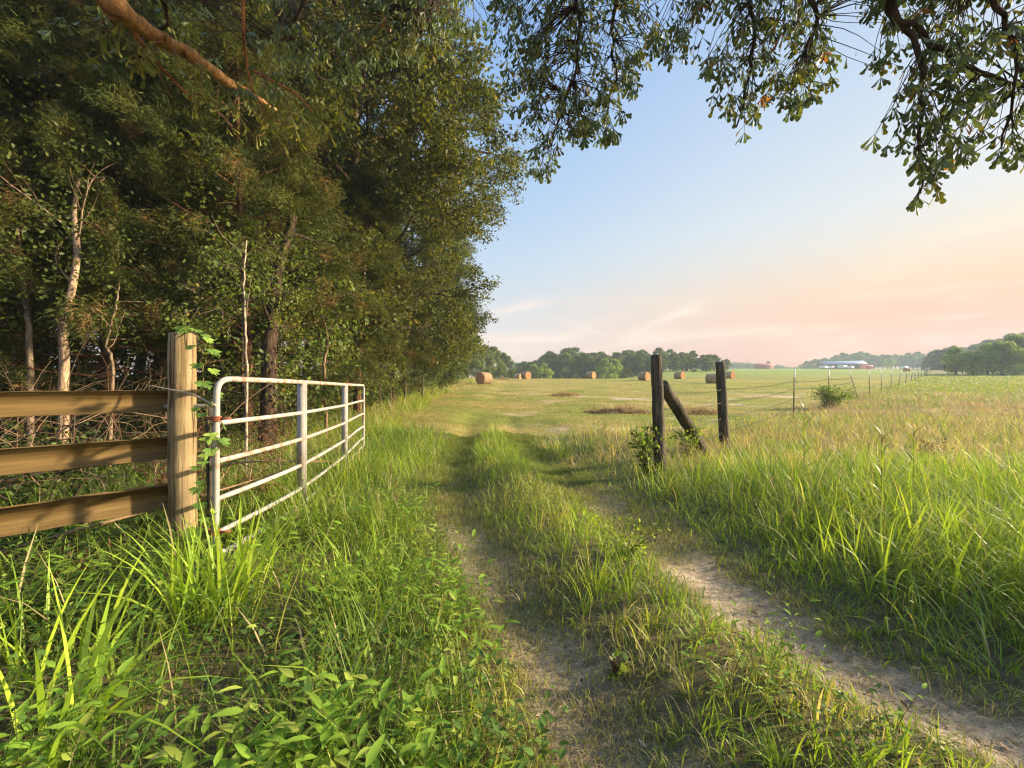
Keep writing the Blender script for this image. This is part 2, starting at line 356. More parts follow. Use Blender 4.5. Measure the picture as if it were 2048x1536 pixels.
def tuft(X, Y, cell):
    ix = np.floor(X / cell); iy = np.floor(Y / cell)
    cx = (ix + _hash(ix, iy, 5)) * cell; cy = (iy + _hash(ix, iy, 6)) * cell; k = .05 + .45 * _hash(ix, iy, 8)
    return X + (cx - X) * k, Y + (cy - Y) * k, np.arctan2(Y - cy, X - cx)
def build_grass():
    verge, strip, stub, dry = MB(), MB(), MB(), MB()
    # --- near and middle grass
    X, Y = scatter(.75, 13.5, lambda y: 2000 / (1 + (y / 3.4) ** 1.6), 620000, 1.75, 1.2)
    keep = ~is_wood(X + .5, Y) & ~is_mown(X, Y)
    X, Y = X[keep], Y[keep]
    X, Y, TAZ = tuft(X, Y, .17)
    n = len(X); rr = X - rut_r(Y); rl = X - rut_l(Y)
    tufts = fbm(X * 3.1, Y * 3.1, 51, 2); tone = fbm(X * .8, Y * .8, 53, 3); tone2 = fbm(X * 2.2, Y * 2.2, 55, 2)
    right = rr > .25; left = rl < -.2; mid = ~right & ~left
    hR = (.05 + .46 * sstep(.15, 1.9, rr)) * (1 - .45 * sstep(4.2, 7, Y))
    hL = .10 + .26 * sstep(.1, .9, -rl)
    hM = .06 + .25 * np.exp(-((X - .5 * (rut_r(Y) + rut_l(Y))) / .42) ** 2) * (.35 + .65 * sstep(1.5, 4.2, Y))
    Lh = np.where(right, hR, np.where(left, hL, hM))
    band = np.exp(-((Y - 8.3) / 1.5) ** 2) * sstep(3.2, 2.2, np.abs(X + .1)); Lh = np.maximum(Lh, .32 * band * sstep(.15, .45, rut_d(X, Y)) + 0)
    Lh = Lh * (.45 + .9 * RNG.random(n)) * (.6 + .8 * tufts)
    bm = bare(X, Y); d = rut_d(X, Y)
    pk = 1 - .93 * bm - .2 * sstep(.30, .10, d)
    pk *= np.where(left & (Y < 3.2), .62 - .42 * sstep(-.7, -1.6, rl), 1)
    kp = RNG.random(n) < pk
    X, Y, Lh, right, left, mid, tufts, tone, tone2, rr, bm, d, TAZ = [v[kp] for v in (X, Y, Lh, right, left, mid, tufts, tone, tone2, rr, bm, d, TAZ)]
    n = len(X); Lh = np.maximum(Lh, .03)
    Wd = np.maximum(.0026 + .008 * RNG.random(n) ** 2.2, Y * .00085) * np.where(Lh > .3, 1.3, 1)
    bend = .2 + .9 * RNG.random(n)
    az = TAZ + RNG.normal(0, .9, n)
    P = np.stack([X, Y, height(X, Y) - .01], -1)
    c = greens(n, MIDG, LIGHTG, .3)
    dk = greens(n, DARKG, MIDG, .3)
    w = np.clip(sstep(.35, .62, tone) * .8 + .2 * RNG.random(n) + .35 * mid, 0, 1)[:, None]
    c = dk * (1 - w) + c * w
    # short trodden grass by the ruts is duller
    wd = sstep(.40, .15, d)[:, None] * .6; c = c * (1 - wd) + greens(n, (.15, .18, .04), (.24, .23, .07), .3) * wd
    ol = (mid | (left & (rr < 0) & (d < .5))) & (tone2 > .66); c[ol] = greens(ol.sum(), (.20, .26, .04), (.34, .36, .06), .3)
    dryp = np.where(right, .06 + .75 * sstep(4.8, 7.5, Y) * sstep(.38, .56, tone2) + .12 * sstep(6, 10, Y) + .2 * sstep(.6, .7, tone2), .05 + .2 * sstep(.58, .7, tone2))
    dr = RNG.random(n) < dryp
    c[dr] = greens(dr.sum(), TAN, STRAW, .3)
    sv = right
    blades(verge, P[sv], Lh[sv], Wd[sv], bend[sv], az[sv], c[sv])
    sv = mid
    blades(strip, P[sv], Lh[sv], Wd[sv], bend[sv], az[sv], c[sv])
    lv = MB(); sv = left
    blades(lv, P[sv], Lh[sv], Wd[sv], bend[sv], az[sv], c[sv])
    tag(lv.build('verge_grass', M_GRASS), 'long green grass along the verge between the track and the gate', 'grass', kind='stuff')
    m_ = 150000; Y = .8 + 11.5 * RNG.random(m_) ** .85; sd = RNG.random(m_) < .5
    X = np.where(sd, rut_r(Y), rut_l(Y)) + RNG.normal(0, .26, m_)
    kp = (RNG.random(m_) < 1 - .9 * bare(X, Y)) & ~is_mown(X, Y) & (RNG.random(m_) < .25 + sstep(.35, .6, fbm(X * 2.5, Y * 2.5, 58, 2))); X, Y = X[kp], Y[kp]; n = len(X)
    Lh = .03 + .075 * RNG.random(n) ** 1.5; t2 = fbm(X * 3, Y * 3, 59, 2); c = greens(n, (.13, .17, .04), (.25, .28, .06), .3); dr = RNG.random(n) < (.2 + .5 * sstep(.4, .65, t2)) * sstep(8, 3, Y); c[dr] = greens(dr.sum(), (.26, .20, .10), STRAW, .3)
    blades(strip, np.stack([X, Y, height(X, Y) - .004], -1), Lh, np.maximum(.003, Y * .0008), .3 + .8 * RNG.random(n), RNG.random(n) * 6.283, c, 2)
    # longer arching blades strewn through the verges
    X, Y = scatter(1.2, 9, lambda y: 150 / (1 + (y / 4) ** 1.6), 40000); rr = X - rut_r(Y); rl = X - rut_l(Y)
    kp = ((rr > .55) | ((rl < -.5) & (X > wood_edge(Y) + .6))) & ~is_mown(X, Y) & (vnoise(X * 1.4, Y * 1.4, 60) > .35) & ~((rl < -1.2) & (Y < 3)); X, Y, rr = X[kp], Y[kp], rr[kp]; n = len(X)
    Lh = np.where(rr > 0, .42, .30) * (.6 + .7 * RNG.random(n)) * (1 - .3 * sstep(4.5, 7, Y)); c = greens(n, (.20, .29, .04), (.42, .48, .10), .25); dr = RNG.random(n) < .15; c[dr] = greens(dr.sum(), TAN, STRAW, .25)
    az0 = fbm(X * .7, Y * .7, 62, 2) * 14
    blades(verge, np.stack([X, Y, height(X, Y) - .01], -1), Lh, np.maximum(.006 + .006 * RNG.random(n), Y * .001), .6 + .5 * RNG.random(n), az0 + RNG.normal(0, .8, n), c, 5)
    # --- meadow to the right of the wire fence
    X, Y = scatter(9, 120, lambda y: 520 / (1 + (y / 9) ** 1.75), 480000, 2.0, 2)
    k = is_meadow(X, Y) & (X > fence_x(Y) - .8) & ((Y > 13) | True); X, Y = X[k], Y[k]; n = len(X)
    tone = fbm(X * .5, Y * .5, 61, 3); t2 = fbm(X * 1.3, Y * 1.3, 63, 2)
    X, Y, TAZ = tuft(X, Y, .35); Lh = (.10 + .20 * RNG.random(n)) * (.4 + 1.1 * t2); Wd = np.maximum(.006, Y * .0009)
    c = greens(n, MIDG, (.20, .26, .045), .3); pd = .06 + .85 * sstep(.47, .60, tone) * sstep(40, 14, Y) + .3 * sstep(.52, .66, t2)
    dr = RNG.random(n) < pd; c[dr] = greens(dr.sum(), (.32, .25, .13), (.46, .36, .20), .3)
    P = np.stack([X, Y, height(X, Y) - .02], -1)
    blades(verge, P, Lh, Wd, .3 + .8 * RNG.random(n), TAZ + RNG.normal(0, .8, n), c, 2)
    # --- stubble in the mown field
    X, Y = scatter(9.5, 85, lambda y: 620 / (1 + (y / 10) ** 1.8), 420000, 1.34, 1)
    k = is_mown(X, Y); X, Y = X[k], Y[k]; n = len(X)
    n1 = fbm(X * .35, Y * .35, 41, 4); st = fbm(X * .09, Y * .9, 45, 3)
    kp = RNG.random(n) < (.35 + .9 * vnoise(X * 1.1, Y * 1.6, 65)) * (1 - .8 * bare(X, Y)); X, Y, n1, st = X[kp], Y[kp], n1[kp], st[kp]; n = len(X)
    Lh = (.035 + .09 * RNG.random(n) ** 2) * (.6 + .9 * fbm(X * .9, Y * 1.6, 67)); Wd = np.maximum(.005, Y * .0009)
    tanw = np.clip(.28 + 1.7 * (n1 - .42) + 1.0 * (st - .5) + .25 * sstep(25, 50, Y) * sstep(20, 0, X), 0.05, .95)
    c = greens(n, (.18, .22, .04), (.30, .32, .06), .3); dr = RNG.random(n) < tanw
    c[dr] = greens(dr.sum(), (.38, .28, .10), (.54, .43, .2), .3)
    P = np.stack([X, Y, height(X, Y) - .01], -1)
    blades(stub, P, Lh, Wd, .5 + .6 * RNG.random(n), RNG.random(n) * 6.283, c, 2)
    # --- long grass along the foot of the woods
    X, Y = scatter(4, 95, lambda y: 500 / (1 + (y / 7) ** 1.7), 150000, .75, .5)
    e = wood_edge(Y); k = (X > e - 1.6) & (X < e + 1.5 + .6 * vnoise(Y, Y * 0, 3)) & (X < rut_l(Y) - .9); X, Y = X[k], Y[k]; n = len(X)
    Lh = (.18 + .4 * RNG.random(n)) * (.5 + fbm(X * 1.2, Y * 1.2, 71)); Wd = np.maximum(.006, Y * .001)
    c = greens(n, MIDG, LIGHTG, .3); t = fbm(X * .6, Y * .3, 73)
    dr = RNG.random(n) < (.15 + .5 * sstep(.5, .65, t) + .3 * sstep(20, 35, Y)); c[dr] = greens(dr.sum(), TAN, STRAW, .3)
    lv = MB(); P = np.stack([X, Y, height(X, Y) - .01], -1)
    blades(lv, P, Lh, Wd, .3 + .7 * RNG.random(n), RNG.random(n) * 6.283, c, 2)
    tag(lv.build('woodside_grass', M_GRASS), 'uncut grass growing along the foot of the woods', 'grass', kind='stuff')
    # --- seed stalks, thin and tan, in the right verge and meadow
    X, Y = scatter(3.2, 26, lambda y: 110 / (1 + (y / 9) ** 2), 42000, 1.34, .5)
    tone = fbm(X * .8, Y * .8, 57, 2)
    k = ((X - rut_r(Y)) > 1.1) & (is_meadow(X, Y) | (Y < 9)) & (RNG.random(len(X)) < sstep(.3, .6, tone) * sstep(3, 7, Y)); X, Y = X[k], Y[k]; n = len(X)
    P = np.stack([X, Y, height(X, Y)], -1); Lh = .45 + .4 * RNG.random(n)
    blades(dry, P, Lh, np.maximum(.003, Y * .0005), .3 + .8 * RNG.random(n), RNG.random(n) * 6.283, greens(n, (.38, .28, .16), (.52, .40, .25), .25), 3)
    tag(verge.build('meadow_grass', M_GRASS), 'tall lush meadow grass right of the track and beyond the wire fence', 'grass', kind='stuff')
    tag(strip.build('track_grass', M_GRASS), 'short trodden grass between the two wheel ruts', 'grass', kind='stuff')
    tag(stub.build('field_stubble', M_GRASS), 'short mown stubble across the hay field', 'stubble', kind='stuff')
    tag(dry.build('seed_stalks', M_DRY), 'thin dry seed stalks standing above the meadow grass', 'grass', kind='stuff')
build_grass()

def litter():
    """bits of straw, dry leaf and clod on the ruts and the field"""
    mb = MB()
    n = 16000
    Y = .9 + 9 * RNG.random(n) ** 1.7; s = np.where(RNG.random(n) < .62, rut_r(Y), rut_l(Y)); X = s + RNG.normal(0, .2, n)
    P = np.stack([X, Y, height(X, Y) + .006], -1)
    az = RNG.random(n) * 6.283; D = np.stack([np.cos(az), np.sin(az), RNG.normal(0, .12, n)], -1); A = np.stack([-np.sin(az), np.cos(az), RNG.normal(0, .3, n)], -1)
    big = RNG.random(n) < .03
    S = np.stack([np.where(big, .05, .012 + .05 * RNG.random(n) ** 2), np.where(big, .018, .003), np.ones(n) * .01], -1)
    c = greens(n, (.14, .09, .05), (.62, .50, .32), .35)
    inst(mb, DIAMOND[0], DIAMOND[1], P, D, A, S, c)
    tag(mb.build('track_litter', M_DRY), 'dry straw bits and fallen leaves lying in the wheel ruts', 'litter', kind='stuff')
litter()

# ------------------------------------------------------------------ foreground weeds and clumps
def weeds():
    mb = MB(); st = MB()
    # leafy broad weeds on the near left bank
    n = 1900
    Y = 1.15 + 3.6 * RNG.random(n) ** 1.3; X = rut_l(Y) - .28 - RNG.random(n) ** .9 * (1.1 + 1.05 * Y)
    k = (X > -1.32 * Y - .2) & (X > wood_edge(Y) + .3) & ~((X < -1.9) & (Y > 2.6)); X, Y = X[k], Y[k]
    n2 = 900; Y2 = 1.4 + 5.5 * RNG.random(n2) ** 1.2; sd = RNG.random(n2) < .4; X2 = np.where(sd, .5 * (rut_r(Y2) + rut_l(Y2)) + RNG.normal(0, .16, n2), rut_r(Y2) + .5 + 3 * RNG.random(n2))
    k = fbm(X2 * 1.3, Y2 * 1.3, 83, 2) > np.where(sd, .52, .47); k &= rut_d(X2, Y2) > .5; nbig = len(X); X = np.concatenate([X, X2[k]]); Y = np.concatenate([Y, Y2[k]]); n = len(X)
    Z = height(X, Y); patch = fbm(X * 1.6, Y * 1.6, 81, 2)
    for i in range(n):
        p = patch[i]; kind = 0 if p > .47 else 1
        hgt = (.14 + .2 * RNG.random()) * (1.15 if kind == 0 else .9)
        lean = RNG.normal(0, .22, 2); m = 6
        t = np.linspace(0, 1, m)
        pts = np.stack([X[i] + lean[0] * t ** 1.5 * hgt * 1.6, Y[i] + lean[1] * t ** 1.5 * hgt * 1.6, Z[i] + hgt * t], -1)
        tube(st, pts, np.linspace(.0022, .001, m), 3, np.array([.16, .17, .06]), False)
        nl = RNG.integers(5, 9)
        tt = np.linspace(.25, 1, nl); o = np.stack([np.interp(tt, t, pts[:, a]) for a in range(3)], -1)
        az = np.arange(nl) * 2.4 + RNG.random() * 6.28
        D = np.stack([np.cos(az), np.sin(az), .35 + .3 * RNG.random(nl)], -1); A = np.stack([-np.sin(az), np.cos(az), RNG.normal(0, .2, nl)], -1)
        if kind == 0: L = (.045 + .045 * RNG.random(nl)); tv, tf = LANCE; S = np.stack([L, L * 1.05, L], -1)
        else: L = (.022 + .022 * RNG.random(nl)); tv, tf = OVATE; S = np.stack([L, L, L], -1)
        if i >= nbig: S = S * .62
        base = np.array([.22, .36, .04]) if kind == 0 else np.array([.11, .20, .035])
        if RNG.random() < .13: base = np.array([.34, .42, .07])
        c = base * (.65 + .6 * RNG.random((nl, 1)))
        inst(mb, tv, tf, o, D, A, S, c)
    # stems are folded into the same mat of weeds
    mb.v += st.v; mb.c += st.c
    off = mb.n
    for a in st.f: mb.f.append(a + off)
    mb.n += st.n
    tag(mb.build('weeds', M_LEAF), 'leafy broad bladed weeds covering the bank before the gate', 'weeds', kind='stuff')
weeds()

def clump(name, x, y, nb, L, Wd, label, cols=((.22, .36, .03), (.40, .52, .05)), spread=.12, bend=(.15, .8)):
    z = float(height(x, y)); root = (x, y, z)
    mb = MB()
    P = np.stack([RNG.normal(0, spread, nb), RNG.normal(0, spread, nb), np.full(nb, -.02)], -1)
    az = np.arctan2(P[:, 1], P[:, 0]) + RNG.normal(0, .8, nb)
    Ls = L * (.5 + .6 * RNG.random(nb)); b = bend[0] + (bend[1] - bend[0]) * RNG.random(nb)
    blades(mb, P, Ls, Wd * (.6 + .6 * RNG.random(nb)), b, az, greens(nb, cols[0], cols[1], .25), 7)
    o = mb.build(name, M_GRASS); o.location = root
    return tag(o, label, 'grass clump', 'broad bladed grass clumps')
clump('grass_clump', -1.72, 2.3, 130, .66, .015, 'dense bright green grass clump at the foot of the thick round gatepost', spread=.13)
clump('grass_clump', -1.66, 1.40, 34, .80, .022, 'wide bladed grass clump in the bottom left corner of the photo', spread=.10, bend=(.3, 1.05))
clump('grass_clump', -2.05, 1.75, 44, .55, .014, 'arching grass clump beside the lowest fence board by the edge', spread=.14)
clump('grass_clump', -1.05, 2.75, 60, .48, .009, 'slender upright grass clump in front of the lower gate rails', spread=.13)
clump('grass_clump', -2.05, 5.2, 90, .55, .012, 'yellow green grass clump growing through the far end of the gate', ((.28, .36, .04), (.40, .46, .06)), spread=.15)
clump('grass_clump', .55, 2.65, 26, .34, .011, 'broad leaved grass tuft on the centre strip of the track', ((.24, .32, .04), (.36, .42, .06)), spread=.07)
clump('grass_clump', 1.95, 5.0, 44, .62, .010, 'pale tall grass clump just in front of the left braced post', ((.20, .28, .05), (.34, .40, .09)), spread=.16)
clump('grass_clump', 2.55, 2.75, 40, .66, .014, 'tall arching grass clump on the verge above the bare right rut', ((.20, .30, .04), (.36, .44, .06)), spread=.16)
clump('grass_clump', 3.25, 3.25, 36, .68, .016, 'rank grass clump at the right edge of the photo', ((.24, .33, .04), (.38, .45, .06)), spread=.16)
def bush_leaf(name, x, y, r, hgt, nl, L, col, label, cat='bush', flat=1.0, group=None):
    z = float(height(x, y)); e = empty(name, (x, y, z), label, cat, group)
    st, lf = MB(), MB()
    tips = []
    for k in range(14):
        az = RNG.random() * 6.28; rr = r * (.3 + .7 * RNG.random()); hh = hgt * (.55 + .45 * RNG.random())
        p = smooth_path([[0, 0, -.02], [rr * .35 * math.cos(az), rr * .35 * math.sin(az), hh * .6], [rr * math.cos(az), rr * math.sin(az), hh]], 6)
        tube(st, p, np.linspace(.006, .002, 6) * max(1, hgt), 4, np.array([.14, .10, .06])); tips.append(p)
    T = np.concatenate([t[0:] for t in tips])
    ci = RNG.integers(0, len(T), nl); O = T[ci] + RNG.normal(0, .13 * r, (nl, 3)); O[:, 2] = np.abs(O[:, 2])
    D = unit(rdir(nl) + np.array([0, 0, .2]) + .6 * unit(O - np.array([0, 0, hgt * .4])))
    Ls = L * (.6 + .7 * RNG.random(nl))
    inst(lf, OVATE[0], OVATE[1], O, D, rdir(nl), Ls, np.asarray(col) * (.6 + .8 * RNG.random((nl, 1))))
    st.build('stem', M_TWIG, e); lf.build('leaves', M_LEAF, e)
    return e
bush_leaf('creeper_bush', 2.0, 6.0, .24, .78, 460, .06, (.14, .22, .04), 'leafy green creeper heaped against the foot of the left braced post')
bush_leaf('creeper_bush', 3.05, 6.95, .3, .7, 420, .05, (.15, .23, .04), 'creeper growing up around the slanted brace log', )
bush_leaf('round_bush', 14.45, 18.2, .85, .95, 2600, .075, (.10, .17, .03), 'round green bush growing around the second steel fence stake')
bush_leaf('dark_weed', 7.1, 6.85, .35, .35, 420, .04, (.12, .085, .05), 'dark brown withered weed in the dry meadow grass', 'weed')
bush_leaf('broadleaf_weed', .5, 1.95, .07, .13, 16, .05, (.16, .25, .06), 'pale broad leaved weed in the middle of the track', 'weed')
bush_leaf('yellow_weed', .9, 3.1, .3, .24, 260, .034, (.22, .32, .04), 'bright yellow green weed beside the right wheel rut', 'weed')
def stalk(x, y, h, label):
    z = float(height(x, y)); mb = MB()
    p = smooth_path([[0, 0, 0], [.01, 0, h * .5], [.03, .02, h]], 8)
    tube(mb, p, np.linspace(.006, .002, 8), 4, np.array([.10, .14, .04]))
    n = 9; tt = np.linspace(.25, .97, n); O = np.stack([np.interp(tt, np.linspace(0, 1, 8), p[:, a]) for a in range(3)], -1)
    blades(mb, O, np.full(n, .26), np.full(n, .02), np.full(n, .8), np.arange(n) * 2.6, greens(n, (.12, .18, .03), (.25, .30, .05)), 5)
    o = mb.build('tall_stalk', M_GRASS); o.location = (x, y, z)
    tag(o, label, 'grass stalk', 'tall grass stalks above the meadow')
stalk(3.6, 4.95, 1.05, 'tallest dark grass stalk standing right of the two old posts')
stalk(4.6, 4.6, .8, 'single tall reed like stalk in the right hand meadow grass')
stalk(3.45, 3.75, .85, 'leafy stalk rising from the tall grass near the right edge')

# ------------------------------------------------------------------ timber and gate
def post(name, base, top, r0, r1, mat, label, cat='post', group=None, sides=22, cracks=.05):
    base, top = np.asarray(base, float), np.asarray(top, float)
    e = empty(name, base, label, cat, group); mb = MB()
    pts = base + (top - base) * np.linspace(-.12, 1, 14)[:, None]; pts[1:-1, :2] += RNG.normal(0, .0025, (12, 2))
    rad = np.linspace(r0, r1, 14); rad[-1] *= .965
    pts = np.vstack([pts, pts[-1] + (top - base) * .002]); rad = np.append(rad, rad[-1] * .86)
    tube(mb, pts - base, rad, sides, None, True, cracks)
    mb.build('shaft', mat, e, smooth=True)
    return e
gp = post('gate_post', (-2.46, 3.0, .08), (-2.475, 3.0, 1.785), .088, .084, M_POST, 'thick round pale timber gatepost holding the fence boards and the gate', 'gatepost', cracks=.035)
cap = MB()
th = np.linspace(0, 2 * np.pi, 22, endpoint=False)
cap.add(np.vstack([np.stack([.076 * np.cos(th) - .015, .076 * np.sin(th), np.full(22, 1.709)], -1), [[-.015, 0, 1.714]]]), np.array([[i, (i + 1) % 22, 22] for i in range(22)]))
cap.build('cut_end', M_POST, gp)
bolt = MB(); tube(bolt, [[-.30, -.02, 1.153], [.16, .02, 1.165]], .011, 8); tube(bolt, [[-.135, -.008, 1.157], [-.10, -.005, 1.158]], .024, 6)
bolt.build('hinge_bolt', M_STEEL, gp)

A, B = post('old_post', (2.26, 6.1, -.05), (2.20, 6.1, 1.876), .092, .083, M_GREYPOST, 'dark weathered round post with a slanted brace log leaning on it', 'post', 'old wooden fence posts by the track'), \
       post('old_post', (4.47, 8.4, -.05), (4.37, 8.4, 1.915), .1, .092, M_GREYPOST, 'shorter looking dark post standing alone behind the brace log', 'post', 'old wooden fence posts by the track')
brm = post('brace_log', (3.82, 7.75, -.02), (2.335, 6.2, 1.42), .105, .092, M_GREYPOST, 'slanted brace log leaning from the ground onto the left old post', 'brace', cracks=.08)
for zz in (1.42, 1.06, .62):                               # wire wraps round the left old post
    w = MB(); c = np.array([(2.2 - 2.26) * (zz + .05) / 1.926, 0, zz + .05]); t = np.linspace(0, 2 * np.pi, 26)
    r = .092 - .009 * zz / 1.9 + .004
    tube(w, np.stack([c[0] + r * np.cos(t), r * np.sin(t), c[2] + .006 * np.sin(3 * t)], -1), .004, 5)
    tube(w, [[c[0] + r, .01, c[2]], [c[0] + r + .05, -.02, c[2] - .02]], .004, 5)
    w.build('wire_wrap', M_WIRE, A)

# board fence: three boards and one more post beyond the picture
P0, P1 = np.array([-2.50, 3.12]), np.array([-4.15, 1.42])
dirv = unit(P0 - P1); ang = math.atan2(dirv[1], dirv[0]); nrm = np.array([dirv[1], -dirv[0]])
for (zc, hgt, nm) in ((1.275, .16, 'uppermost weathered brown board of the fence beside the gatepost'), (.92, .165, 'middle brown board of the fence beside the gatepost'), (.555, .18, 'lowest brown board of the fence beside the gatepost')):
    ln = float(np.linalg.norm(P0 - P1)); c = (P0 + P1) / 2
    mb = MB(); n = 26
    xs = np.linspace(-ln / 2, ln / 2, n); wob = (vnoise(xs * 2, xs * 0 + zc * 9, 4) - .5) * .006; wt = (vnoise(xs * 5, xs * 0 + zc * 5, 6) - .5) * .008
    h2, t2 = hgt / 2, .019
    ring = []
    for sy, sz in ((-1, -1), (1, -1), (1, 1), (-1, 1)):
        for by, bz in (((.75, 1), (1, .96)) if sy * sz > 0 else ((1, .96), (.75, 1))): ring.append((sy * t2 * by, sz * h2 * bz))
    ring = np.array(ring); m = len(ring)
    V = np.stack([np.repeat(xs[:, None], m, 1), ring[None, :, 0] + wob[:, None], ring[None, :, 1] + wt[:, None]], -1).reshape(-1, 3)
    i = np.arange(n - 1)[:, None] * m; j = np.arange(m)[None]; k = (j + 1) % m
    mb.add(V, [np.stack([i + j, i + k, i + m + k, i + m + j], -1).reshape(-1, 4), np.arange(m)[::-1][None], (np.arange(m) + (n - 1) * m)[None]])
    o = mb.build('fence_board', M_BOARD); o.location = (c[0], c[1], zc); o.rotation_euler = (0, -.004, ang)
    tag(o, nm, 'fence board', 'boards of the plank fence')
post('fence_post', (-4.2, 1.5, 0), (-4.2, 1.5, 1.6), .09, .085, M_POST, 'timber post carrying the far end of the fence boards')

def gate():
    pl = np.array([[-2.09, 2.83], [-2.17, 4.1], [-2.54, 6.05], [-2.80, 7.55]])
    def at(t, z):                                           # t = 0..1 along the gate
        s = smooth_path(pl, 61); d = np.concatenate([[0], np.cumsum(np.linalg.norm(np.diff(s, axis=0), axis=1))]); d /= d[-1]
        t = np.asarray(t, float); return np.stack([np.interp(t, d, s[:, 0]), np.interp(t, d, s[:, 1]), np.broadcast_to(z, t.shape)], -1)
    base = np.array([-2.09, 2.83, .1])
    e = empty('metal_gate', base, 'old whitish tubular metal farm gate standing open, rusty along its top rail', 'gate')
    topz = lambda t: EYE + np.interp(t, [0, .27, .68, 1], [.064, .056, .045, .04])
    lift = lambda t: .0 + .12 * sstep(.62, 1, t)            # the lower rails are bent up towards the free end
    offs = [0, .317, .588, .855, 1.094, 1.26]
    R = .021
    t = np.linspace(.03, .985, 34); mb = MB()
    top = at(t, 0); top[:, 2] = topz(t)
    def corner(p_in, p_out, p_c, n=6):
        u = np.linspace(0, 1, n)[:, None]; return (1 - u) ** 2 * p_in + 2 * u * (1 - u) * p_c + u ** 2 * p_out
    c0 = at(np.array([0.]), 0)[0]; c0[2] = topz(0.); c1 = at(np.array([1.]), 0)[0]; c1[2] = topz(1.)
    zb = lambda t: topz(t) - offs[5] + lift(t) * 1.0
    b0 = c0.copy(); b0[2] = zb(0.); b1 = c1.copy(); b1[2] = zb(1.)
    tr = MB(); tube(tr, top, R * 1.02, 12); tr.build('top_rail', M_RUSTY, e, True, base)
    fr = MB()
    tl = at(t, 0); tl[:, 2] = zb(t)
    tube(fr, np.vstack([corner(top[0], c0 + [0, 0, -.12], c0), corner(b0 + [0, 0, .1], tl[0], b0)[:]]), R, 12)
    tube(fr, np.vstack([corner(top[-1], c1 + [0, 0, -.09], c1), corner(b1 + [0, 0, .08], tl[-1], b1)]), R, 12)
    tube(fr, tl, R, 12)
    fr.build('frame', M_GATE, e, True, base)
    for k in range(1, 5):
        tt = np.linspace(.004, .996, 34); p = at(tt, 0); p[:, 2] = topz(tt) - offs[k] + lift(tt) * (offs[k] / 1.26)
        mb = MB(); tube(mb, p, R * .9, 12); mb.build('rail', M_RUSTY if k == 2 else M_GATE, e, True, base)
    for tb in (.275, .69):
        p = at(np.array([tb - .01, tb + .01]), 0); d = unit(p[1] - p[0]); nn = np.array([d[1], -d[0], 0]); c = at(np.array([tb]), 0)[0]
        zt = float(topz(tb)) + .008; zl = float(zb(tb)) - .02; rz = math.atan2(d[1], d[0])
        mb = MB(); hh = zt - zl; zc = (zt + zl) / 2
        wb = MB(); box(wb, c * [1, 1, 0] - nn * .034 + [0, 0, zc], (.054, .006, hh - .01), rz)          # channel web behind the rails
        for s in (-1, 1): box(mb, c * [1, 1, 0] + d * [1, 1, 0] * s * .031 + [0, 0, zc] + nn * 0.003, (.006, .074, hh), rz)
        ub = mb.build('upright_brace', M_GATE, e, False, base); wb.build('shade_toned_web', M_GREYPOST, ub, False, base)  # dark post material puts the channel's inner shade into the web colour
    for zz in (1.16, .36):
        hb = MB(); th = np.linspace(0, 2 * np.pi, 14)
        for dz in (-.012, 0, .012): tube(hb, np.stack([c0[0] + .026 * np.cos(th), c0[1] + .026 * np.sin(th), np.full(14, zz + dz)], -1), .008, 6)
        tube(hb, [[c0[0] - .03, c0[1] + .0, zz], [c0[0] - .16, c0[1] + .08, zz + .01]], .012, 8)
        tube(hb, [[c0[0] + .03, c0[1], zz], [c0[0] + .09, c0[1] + .02, zz + .0]], .009, 6)
        hb.build('hinge_strap', M_RUST, e, False, base)
gate()
# twig lodged across the gatepost
mb = MB(); p = smooth_path([W3(300, 771, 2.86), W3(340, 779, 2.87), W3(385, 789, 2.865), W3(432, 812, 2.80)], 14)
tube(mb, p, np.linspace(.004, .008, 14), 6, np.array([.42, .37, .30])); tube(mb, [p[6], W3(352, 768, 2.88), W3(335, 766, 2.92)], [.003, .002, .002], 4, np.array([.25, .14, .08]))
tag(mb.build('dead_twig', M_TWIG), 'grey dead twig lodged across the front of the thick gatepost', 'twig')

